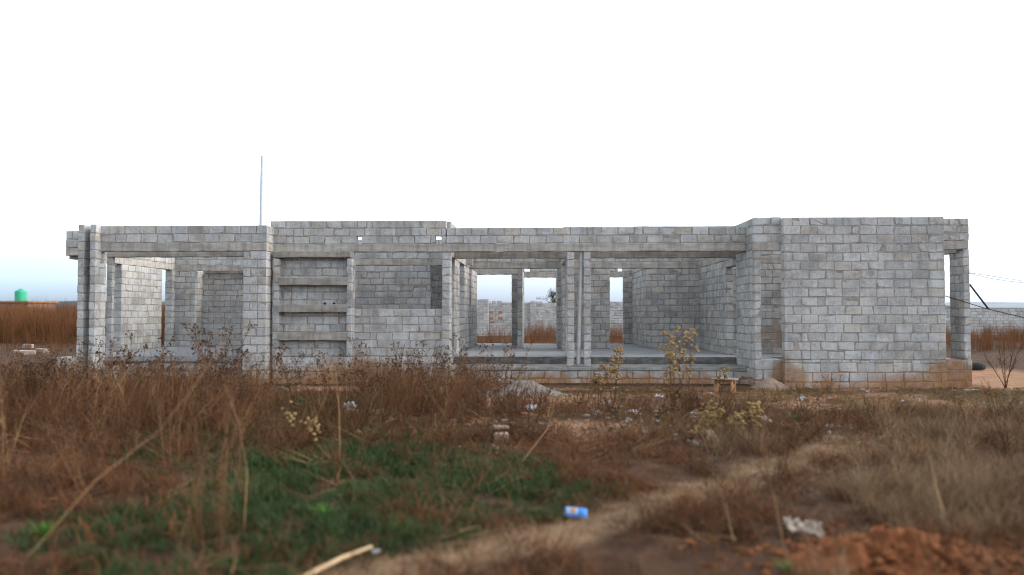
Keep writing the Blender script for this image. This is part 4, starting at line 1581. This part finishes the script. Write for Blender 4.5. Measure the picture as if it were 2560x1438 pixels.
def green_plant(px, py, s, label):
    p = G(px, py)
    m = MB()
    for k in range(26):
        ribbon(m, (random.uniform(-0.03, 0.03), random.uniform(-0.03, 0.03), -0.01), random.uniform(0, 2 * PI), random.uniform(0.10, 0.24) * s, random.uniform(0.4, 1.3), 0.030 * s, 0, 4)
    o = m.build('green_plant', M['bright'])
    o.location = (p.x, p.y, float(gz(p.x, p.y)))
    tag(o, label, 'plant', 'fresh green weeds among the dry grass')


green_plant(1988, 1052, 1.0, 'fresh green leafy weed right of the pale rock')
green_plant(1660, 1052, 0.8, 'dark green weed at the foot of the tallest yellow plants')
green_plant(2462, 1285, 0.9, 'bright green weed in the tan grass at far right')
green_plant(110, 1350, 1.0, 'bright green weed in the lower left corner')
green_plant(812, 1300, 0.8, 'light green weed left in the green hollow')
green_plant(1970, 1425, 0.5, 'small bright green weed before the orange earth')
green_plant(882, 950, 0.9, 'green weed at the foot of the shelf wall')


def shrub():
    p = G(2512, 968)
    random.seed(77)
    a, b = weed(1.15, 5, 0.45, 0.010, 10, False, leaves=60, sub=4)
    o = link('dry_shrub', a.mesh('dry_shrub'), M['weed'])
    o.location = (p.x, p.y, 0)
    tag(o, 'leafless grey-brown shrub on the orange sand right of the house', 'shrub')


shrub()


def far_tree():
    Y = 72.0
    c = at(1383, 740, Y)
    r = empty('tree', (c.x, Y, 0))
    tag(r, 'dark round tree rising over the boundary wall in the hall opening', 'tree')
    random.seed(9)
    t = MB()
    h = c.z
    t.tube([(0, 0, -0.1), (0.05, 0, h * 0.35), (-0.05, 0.1, h * 0.7), (0.02, 0, h)], [0.11, 0.09, 0.06, 0.02], 7)
    cl = MB()
    for k in range(15):
        a = random.uniform(0, 2 * PI)
        e = random.uniform(-0.2, 1.3)
        L = random.uniform(0.35, 0.75)
        d = Vector((math.cos(a) * math.cos(e), math.sin(a) * math.cos(e), math.sin(e)))
        b0 = Vector((0, 0, h * random.uniform(0.72, 0.98)))
        t.tube([b0, b0 + d * L * 0.6, b0 + d * L], [0.03, 0.02, 0.008], 4)
        for q in range(70):
            cpt = b0 + d * L * random.uniform(0.4, 1.15) + Vector((random.gauss(0, 0.13), random.gauss(0, 0.13), random.gauss(0, 0.12)))
            ribbon(cl, cpt, random.uniform(0, 2 * PI), random.uniform(0.06, 0.13), random.uniform(0.3, 2.0), 0.055, 0, 2)
    for q in range(60):                    # low side bough to the left
        cpt = Vector((random.uniform(-1.5, -0.4), random.gauss(0, 0.2), h - 0.25 + random.gauss(0, 0.08)))
        ribbon(cl, cpt, random.uniform(0, 2 * PI), random.uniform(0.06, 0.14), random.uniform(0.3, 2.0), 0.05, 0, 2)
    t.tube([(0, 0, h * 0.75), (-0.7, 0, h - 0.35), (-1.45, 0, h - 0.22)], [0.03, 0.02, 0.008], 4)
    t.build('trunk', m_plain('bark', (0.09, 0.07, 0.055), 0.95, 0.3, 8, 0.3), r)
    cl.build('crown', m_plant('tree_leaf', (0.030, 0.045, 0.020), (0.075, 0.085, 0.04)), r)


far_tree()

# ================================================================== HEAPS
def mound(name, px, py, rx, ry, h, mat, label, cat, seed=0, rough=0.12, nr=26, na=64, rot=0.0, fine=3.0):
    p = G(px, py)
    vs, fs = [], []
    for i in range(nr + 1):
        t = i / nr
        for k in range(na):
            a = 2 * PI * k / na
            wob = 1 + 0.35 * (float(fbm(math.cos(a) * 1.5 + seed, math.sin(a) * 1.5, 1.2, seed)) - 0.5)
            x, y = math.cos(a) * rx * t * wob, math.sin(a) * ry * t * wob
            prof = math.exp(-4.2 * t * t) - 0.015
            z = h * prof * (1 + rough * 2 * (float(fbm(x + p.x, y + p.y, fine, seed + 5, 4)) - 0.5) * 2) - 0.05 * t * t
            X_, Y_ = x * math.cos(rot) - y * math.sin(rot), x * math.sin(rot) + y * math.cos(rot)
            vs.append((X_, Y_, z))
    for i in range(nr):
        for k in range(na):
            fs.append((i * na + k, (i + 1) * na + k, (i + 1) * na + (k + 1) % na, i * na + (k + 1) % na))
    m = MB()
    m.add(vs, fs)
    o = m.build(name, mat, None, True)
    o.location = (p.x, p.y, float(gz(p.x, p.y)) - 0.0)
    tag(o, label, cat)
    return o


def m_heap(name, lo, hi, sc=6, speck=120, bump=0.9):
    b = NB(name, 1.0)
    n1 = b.noise(b.pos(), sc, 6, 0.7)
    c = b.ramp(n1, [(0.3, lo), (0.7, hi)])
    n2 = b.noise(b.pos(), speck, 3, 0.8)
    c = b.mix(0.8, c, b.ramp(n2, [(0.3, 0.5), (0.5, 1.0), (0.7, 1.35)]), 'MULTIPLY')
    b.color(c)
    b.bump(b.math('ADD', n1, n2), bump, 0.03)
    return b.m


mound('sand_pile', 1305, 985, 1.35, 0.9, 0.31, m_heap('building_sand', (0.19, 0.17, 0.155), (0.31, 0.285, 0.26)), 'low pile of grey building sand in front of the centre porch', 'sand pile', 3, 0.10)
mound('sand_pile', 1925, 966, 0.80, 0.5, 0.24, m_heap('brown_sand', (0.26, 0.19, 0.145), (0.40, 0.31, 0.25)), 'small brownish heap of sand at the door bay', 'sand pile', 8, 0.14)
mound('earth_mound', 2255, 1408, 1.12, 0.72, 0.15, m_heap('laterite', (0.11, 0.036, 0.014), (0.34, 0.125, 0.047), 9, 60), 'mound of fresh orange earth in the lower right corner', 'earth mound', 12, 0.60, 60, 150, 0.0, 6.5)
mound('rubbish_heap', 1625, 1010, 1.1, 0.6, 0.17, m_heap('rotting_litter', (0.055, 0.032, 0.022), (0.20, 0.115, 0.07), 14, 70), 'dark heap of rotting weeds and rubbish before the porch', 'rubbish heap', 15, 0.5)
random.seed(91)

# clods on the orange earth: uncountable
CL = []
for k in range(5):
    m = MB()
    vs = block_verts((0.10, 0.09, 0.07), 0.028, 0.018)
    m.add(vs.tolist(), BF)
    CL.append((m, [m_plain('clod_%d' % k, (0.20, 0.075, 0.030), 1.0, 0.35, 12, 0.4)]))
source('clods', CL)
c0 = gxy(2260, 1400)
xc, yc = RNG.normal(c0[0] + 0.1, 0.55, 900), RNG.normal(c0[1] - 0.05, 0.42, 900)
dd_ = np.hypot((xc - c0[0]) / 0.95, (yc - c0[1]) / 0.62)
zc = gz(xc, yc) + 0.15 * np.clip(np.cos(np.clip(dd_, 0, 1) * PI) * 0.5 + 0.5, 0, 1) + 0.005
sc_ = RNG.uniform(0.15, 0.85, 900) ** 1.4
scatter('earth_clods', SRC['clods'], 5, np.stack([xc, yc, zc], 1), RNG.uniform(0, 6.28, 900), RNG.uniform(-0.5, 0.5, (900, 2)), np.stack([sc_, sc_, sc_], 1), 'loose orange clods scattered round the fresh earth')

# ================================================================== SMALL THINGS ON THE PLOT
def bench():
    p = G(1812, 974)
    r = empty('bench', (p.x, p.y, float(gz(p.x, p.y))), R(-38))
    tag(r, 'small rough plank bench standing before the right end of the porch', 'bench')
    wood = m_plain('weathered_plywood', (0.30, 0.17, 0.085), 0.85, 0.25, 9, 0.2)
    top = m_plain('bleached_board', (0.27, 0.245, 0.23), 0.8, 0.2, 14, 0.2)
    m = MB()
    m.box(-0.27, 0.27, -0.14, 0.14, 0.285, 0.315, 0, 0.006)
    m.build('seat', top, r)
    m = MB()
    m.box(-0.25, 0.25, -0.012, 0.012, 0.20, 0.284, 0, 0.003)
    m.build('rail', wood, r)
    for s in (-1, 1):
        m = MB()
        xo_ = s * 0.20
        vs = [(xo_ - 0.016, -0.12, -0.02), (xo_ + 0.016, -0.12, -0.02), (xo_ + 0.016, 0.12, -0.02), (xo_ - 0.016, 0.12, -0.02),
              (xo_ - 0.016, -0.10, 0.284), (xo_ + 0.016, -0.10, 0.284), (xo_ + 0.016, 0.10, 0.284), (xo_ - 0.016, 0.10, 0.284)]
        m.add(vs, [(3, 2, 1, 0), (4, 5, 6, 7), (0, 1, 5, 4), (1, 2, 6, 5), (2, 3, 7, 6), (3, 0, 4, 7)])
        o = m.build('leg', wood, r)


bench()


def tyre():
    p = G(2434, 921, 0.0)
    m = MB()
    n, k = 40, 14
    Ro, ro = 0.245, 0.095
    vs, fs = [], []
    for i in range(n):
        a = 2 * PI * i / n
        for j in range(k):
            b = 2 * PI * j / k
            # squarish section, open towards the hub
            cb, sb = math.cos(b), math.sin(b)
            q = (abs(cb) ** 3 + abs(sb) ** 3) ** (-1 / 3)
            rr = Ro + ro * q * cb * 0.95 - (0.0 if cb > -0.5 else -0.03)
            z = ro + ro * q * sb
            tread = 0.006 if (i % 2 and cb > 0.6) else 0
            vs.append(((rr - tread) * math.cos(a), (rr - tread) * math.sin(a), z))
    for i in range(n):
        for j in range(k):
            fs.append((i * k + j, ((i + 1) % n) * k + j, ((i + 1) % n) * k + (j + 1) % k, i * k + (j + 1) % k))
    m.add(vs, fs)
    o = m.build('tyre', m_plain('old_rubber', (0.030, 0.030, 0.031), 0.85, 0.25, 12, 0.1), None)
    o.location = (p.x, p.y, -0.03)
    tag(o, 'old black tyre lying flat behind the right corner of the house', 'tyre')


tyre()


def cables():
    blk = m_plain('black_cable', (0.020, 0.020, 0.022), 0.6, 0.1, 5, 0)
    # sagging cable from the opening to the right
    m = MB()
    ctrl = [(2363, 740, 19.56), (2390, 748, 19.50), (2427, 760, 19.42), (2472, 773.5, 19.3), (2520, 785, 19.2), (2560, 794, 19.1), (2640, 812, 18.9), (2800, 842, 18.5)]
    m.tube([at(*q) for q in ctrl], 0.0105, 6)
    o = m.build('cable', blk, None, True)
    tag(o, 'black cable sagging away right from the corner opening', 'cable', 'cables at the right corner')
    m = MB()
    m.tube([at(2424, 711, 19.70), at(2471, 772.5, 19.32)], 0.022, 8)
    o = m.build('stay_pipe', blk, None, True)
    tag(o, 'thick black pipe slanting from the corner pier down to the cable', 'pipe')
    thin = m_plain('thin_wire', (0.10, 0.085, 0.085), 0.6, 0.1, 5, 0)
    for (pts, lab) in (([(2424, 682.5), (2470, 689), (2520, 697), (2560, 703), (2700, 724)], 'upper thin wire leaving the corner pier towards the right'),
                       ([(2424, 684), (2470, 695), (2520, 703), (2560, 707.5), (2700, 722)], 'lower thin wire leaving the corner pier towards the right')):
        m = MB()
        m.tube([at(a, b, 19.72) for a, b in pts], 0.006, 5)
        o = m.build('wire', thin, None, True)
        tag(o, lab, 'wire', 'thin wires at the right corner')


cables()


def lump(name, px, py, sz, mat, label, cat, rz=None, tilt=(0, 0), lift=0.0, group=None, ch=0.009, jit=0.006, z=None):
    p = G(px, py)
    m = MB()
    m.add(block_verts(sz, ch, jit).tolist(), BF)
    me = m.mesh(name)
    a = me.attributes.new('tint', 'FLOAT_COLOR', 'POINT')
    a.data.foreach_set('color', np.tile(np.append(RNG.random(3), 1.0), 24).astype(np.float32))
    o = link(name, me, mat)
    o.location = (p.x, p.y, float(gz(p.x, p.y)) + sz[2] / 2 - 0.015 + lift)
    o.rotation_euler = (tilt[0], tilt[1], random.uniform(-0.6, 0.6) if rz is None else rz)
    tag(o, label, cat, group)
    return o


cly = m_plain('burnt_clay', (0.33, 0.165, 0.095), 0.95, 0.3, 18, 0.4)
tanb = m_plain('dusty_block', (0.34, 0.26, 0.20), 0.95, 0.3, 18, 0.4)
rockm = m_plain('pale_rock', (0.36, 0.27, 0.20), 0.95, 0.3, 10, 0.6)
gb = 'broken blocks and bricks lying on the plot'
lump('broken_block', 1253, 1102, (0.19, 0.16, 0.14), tanb, 'dusty half block standing alone in the middle of the plot', 'block', 0.15, (0.05, 0.0), 0.0, gb)
lump('broken_block', 1253, 1092, (0.20, 0.15, 0.03), tanb, 'flat chip of block lying on top of the dusty half block', 'block', 0.2, (0.04, 0.02), 0.145, gb)
lump('clay_brick', 1316, 1047, (0.20, 0.13, 0.09), cly, 'orange clay brick lying beside a white plastic scrap', 'brick', 0.5, (0.1, 0.12), 0.0, gb)
lump('broken_block', 882, 1040, (0.22, 0.16, 0.13), tanb, 'dusty block under a scrap of white plastic at left', 'block', -0.2, (0.0, 0.1), 0.0, gb)
lump('broken_block', 952, 1046, (0.12, 0.11, 0.17), tanb, 'small upright block fragment hidden among dead weeds', 'block', 0.3, (0.1, -0.15), 0.0, gb)
lump('rock', 1915, 1070, (0.24, 0.20, 0.16), rockm, 'pale tan rock beside the low yellow flowered plant', 'rock', 0.4, (0.2, 0.3), 0.0, None, 0.05, 0.03)
lump('rock', 1770, 1100, (0.26, 0.2, 0.12), rockm, 'flat rock half buried below the low dried plants', 'rock', 0.1, (0.1, 0.1), 0.0, None, 0.04, 0.03)
lump('rock', 1745, 1112, (0.16, 0.14, 0.10), rockm, 'small rock left of the flat half buried one', 'rock', 0.8, (0.1, 0.1), 0.0, None, 0.035, 0.02)
# block stack far left beyond the columns
for (px, py, sz, lf, lab) in ((75, 884, (0.4, 0.25, 0.2), 0.0, 'grey block at the bottom of the loose heap far left'),
                              (50, 880, (0.5, 0.3, 0.14), 0.0, 'wide grey block at the left of the loose heap far left'),
                              (70, 876, (0.42, 0.22, 0.18), 0.17, 'block lying on top of the loose heap far left'),
                              (105, 877, (0.45, 0.3, 0.16), 0.0, 'pale flat block at the right of the loose heap far left'),
                              (118, 881, (0.3, 0.24, 0.12), 0.0, 'small pale block at the right edge of the loose heap far left')):
    lump('concrete_block', px, py, sz, M['block'], lab, 'block', None, (0.05, 0.05), lf, 'loose block heap beyond the left columns')


def scrap(px, py, w_, h_, mat, label, cat='plastic scrap', group='white litter on the plot', lift=0.05, seed=0):
    """crumpled sheet with real folds and thickness"""
    p = G(px, py)
    random.seed(seed + int(px))
    n = 9
    top, fs = [], []
    for j in range(n):
        for i in range(n):
            u, v_ = i / (n - 1) - 0.5, j / (n - 1) - 0.5
            z = lift * (0.3 + abs(math.sin(u * 9 + seed)) * 0.7 * random.uniform(0.4, 1.3))
            edge = 1 + random.uniform(-0.18, 0.18)
            top.append((u * w_ * edge + random.gauss(0, 0.04) * w_, v_ * h_ * edge + random.gauss(0, 0.04) * h_, z))
    vs = top + [(a, b, c - 0.004) for a, b, c in top]
    N = n * n
    for j in range(n - 1):
        for i in range(n - 1):
            a = j * n + i
            fs.append((a, a + 1, a + n + 1, a + n))
            fs.append((N + a + n, N + a + n + 1, N + a + 1, N + a))
    m = MB()
    m.add(vs, fs)
    o = m.build(label.split()[0] + '_scrap' if False else cat.replace(' ', '_'), mat)
    o.location = (p.x, p.y, float(gz(p.x, p.y)) + 0.03)
    o.rotation_euler = (R(14), random.uniform(-0.2, 0.2), random.uniform(-0.5, 0.5))
    tag(o, label, cat, group)
    return o


wht = m_plain('white_plastic', (0.52, 0.53, 0.56), 0.6, 0.12, 30, 0.1)
scrap(1327, 1030, 0.20, 0.16, wht, 'white plastic scrap touching the orange clay brick', lift=0.10, seed=1)
scrap(876, 1030, 0.20, 0.14, wht, 'white plastic scrap draped behind the dusty block at left', lift=0.14, seed=2)
scrap(1195, 1018, 0.10, 0.09, wht, 'small white scrap near the foot of the sand pile', lift=0.06, seed=3)
scrap(1645, 1002, 0.17, 0.12, wht, 'white scrap on the dark rubbish heap', lift=0.10, seed=4)
scrap(1660, 1012, 0.10, 0.08, wht, 'tiny white scrap at the right foot of the rubbish heap', lift=0.05, seed=5)
scrap(1585, 1036, 0.14, 0.10, wht, 'bluish white scrap below the rubbish heap', lift=0.05, seed=6)
scrap(2005, 1010, 0.13, 0.12, wht, 'white scrap lying in dry weeds before the blank wall', lift=0.10, seed=7)
scrap(2254, 1006, 0.12, 0.07, wht, 'small white scrap on the sandy strip at right', lift=0.03, seed=8)
scrap(610, 985, 0.22, 0.10, wht, 'flat white scrap in the grass before the left porch pier', lift=0.05, seed=9)
scrap(940, 1392, 0.07, 0.05, wht, 'pale scrap beside the end of the broken stick', lift=0.03, seed=10)
scrap(1890, 1060, 0.22, 0.12, wht, 'bluish white sheet behind the pale tan rock', lift=0.10, seed=11)
card = m_plain('torn_card', (0.40, 0.345, 0.285), 0.85, 0.15, 20, 0.1)
scrap(2005, 1340, 0.27, 0.17, card, 'crumpled beige piece of torn card left of the orange earth', 'card', None, 0.10, 12)


for (px, lab) in ((812, 'left of two dark lumps standing in for black holes on the third shelf of the niche wall'), (835, 'right of two dark lumps standing in for black holes on the third shelf of the niche wall')):  # dark lumps added in place of two black holes in the niche
    c = at(px, 761, 20.17)
    m = MB()
    m.add(block_verts((0.065, 0.06, 0.045), 0.018, 0.006).tolist(), BF)
    o = m.build('dark_lump', m_plain('hole_black', (0.03, 0.028, 0.026), 0.9, 0.3, 20, 0.3))
    o.location = (c.x, c.y, c.z + 0.018)
    tag(o, lab, 'dark_lump', 'dark lumps standing in for holes at the shelf')
scrap(177, 846, 0.30, 0.26, wht, 'round white scrap in the russet grass beside the left column', lift=0.22, seed=14)


def packet():
    """blue printed snack wrapper: pillow pouch with crimped ends, orange and pale print"""
    p = G(1440, 1296)
    m = MB()
    n, k = 15, 6
    vs, fs, mi = [], [], []
    for side in (1, -1):
        for i in range(n):
            u = i / (n - 1) - 0.5
            for j in range(k):
                v_ = j / (k - 1) - 0.5
                puff = (1 - (2 * abs(u)) ** 4) * (1 - (2 * abs(v_)) ** 2.5)
                vs.append((u * 0.19, v_ * 0.095, side * (0.003 + 0.022 * puff + random.uniform(-0.009, 0.009) * puff)))
    for s in range(2):
        o_ = s * n * k
        for i in range(n - 1):
            for j in range(k - 1):
                a = o_ + i * k + j
                q = (a, a + k, a + k + 1, a + 1)
                fs.append(q if s == 0 else q[::-1])
                mi.append(1 if 3 <= i <= 6 and 1 <= j <= 3 else (2 if i in (1, 2, 7) and 1 <= j <= 3 else 0))
    m.v, m.f, m.m = vs, fs, mi
    o = m.build('wrapper', [m_plain('blue_foil', (0.045, 0.22, 0.58), 0.5, 0.2, 30, 0.1), m_plain('orange_print', (0.45, 0.29, 0.21), 0.5, 0.15, 60, 0.1), m_plain('pale_print', (0.50, 0.62, 0.80), 0.5, 0.15, 60, 0.1)])
    o.location = (p.x, p.y, float(gz(p.x, p.y)) + 0.07)
    o.rotation_euler = (R(38), R(4), R(-6))
    tag(o, 'bright blue snack wrapper lying on the edge of the green hollow', 'wrapper')


packet()


def stick():
    p0, p1 = G(772, 1436, 0.05), G(930, 1366, 0.09)
    m = MB()
    q = p0.lerp(p1, 0.5) + Vector((0, 0, 0.012))
    m.tube([p0 - (p1 - p0) * 0.35, p0, p0.lerp(q, 0.5), q, q.lerp(p1, 0.6), p1], [0.015, 0.016, 0.0145, 0.015, 0.012, 0.009], 8)
    o = m.build('stick', m_plain('stripped_wood', (0.52, 0.37, 0.22), 0.7, 0.2, 16, 0.2), None, True)
    tag(o, 'broken pale stick lying at the bottom edge left of centre', 'stick')


stick()


def ground_board():
    p = G(2418, 970)
    m = MB()
    m.box(-0.22, 0.22, -0.16, 0.16, 0.0, 0.035, 0, 0.006)
    o = m.build('board', m_plain('dark_board', (0.06, 0.05, 0.042), 0.9, 0.3, 14, 0.2))
    o.location = (p.x, p.y, -0.045)
    o.rotation_euler = (0, R(2), R(6))
    e_ = MB()
    e_.box(-0.20, 0.20, -0.185, -0.163, 0.0, 0.03, 0, 0.003)
    e_.build('pale_edge', m_plain('pale_batten', (0.50, 0.48, 0.46), 0.8, 0.15, 12, 0.1), o)
    tag(o, 'dark board with a pale edge lying at the right corner plinth', 'board')


ground_board()


def green_sheet():
    c = at(1258, 862, 31.0)
    m = MB()
    b = at(1253, 852, 31.0)
    pts = [at(1253, 850, 31.0), at(1257, 853, 31.05), at(1269, 866, 31.1), at(1252, 867, 31.0)]
    vs = [tuple(q) for q in pts] + [(q.x, q.y + 0.02, q.z) for q in pts]
    m.add(vs, [(3, 2, 1, 0), (4, 5, 6, 7), (0, 1, 5, 4), (1, 2, 6, 5), (2, 3, 7, 6), (3, 0, 4, 7)])
    # post it leans on
    m.tube([(c.x, 31.15, 0), (c.x, 31.15, b.z)], 0.02, 6)
    o = m.build('green_sheet', m_plain('green_sheet', (0.03, 0.17, 0.10), 0.6, 0.15, 8, 0.1))
    tag(o, 'dark green leaning sheet seen low through the left hall opening', 'sheet')


green_sheet()
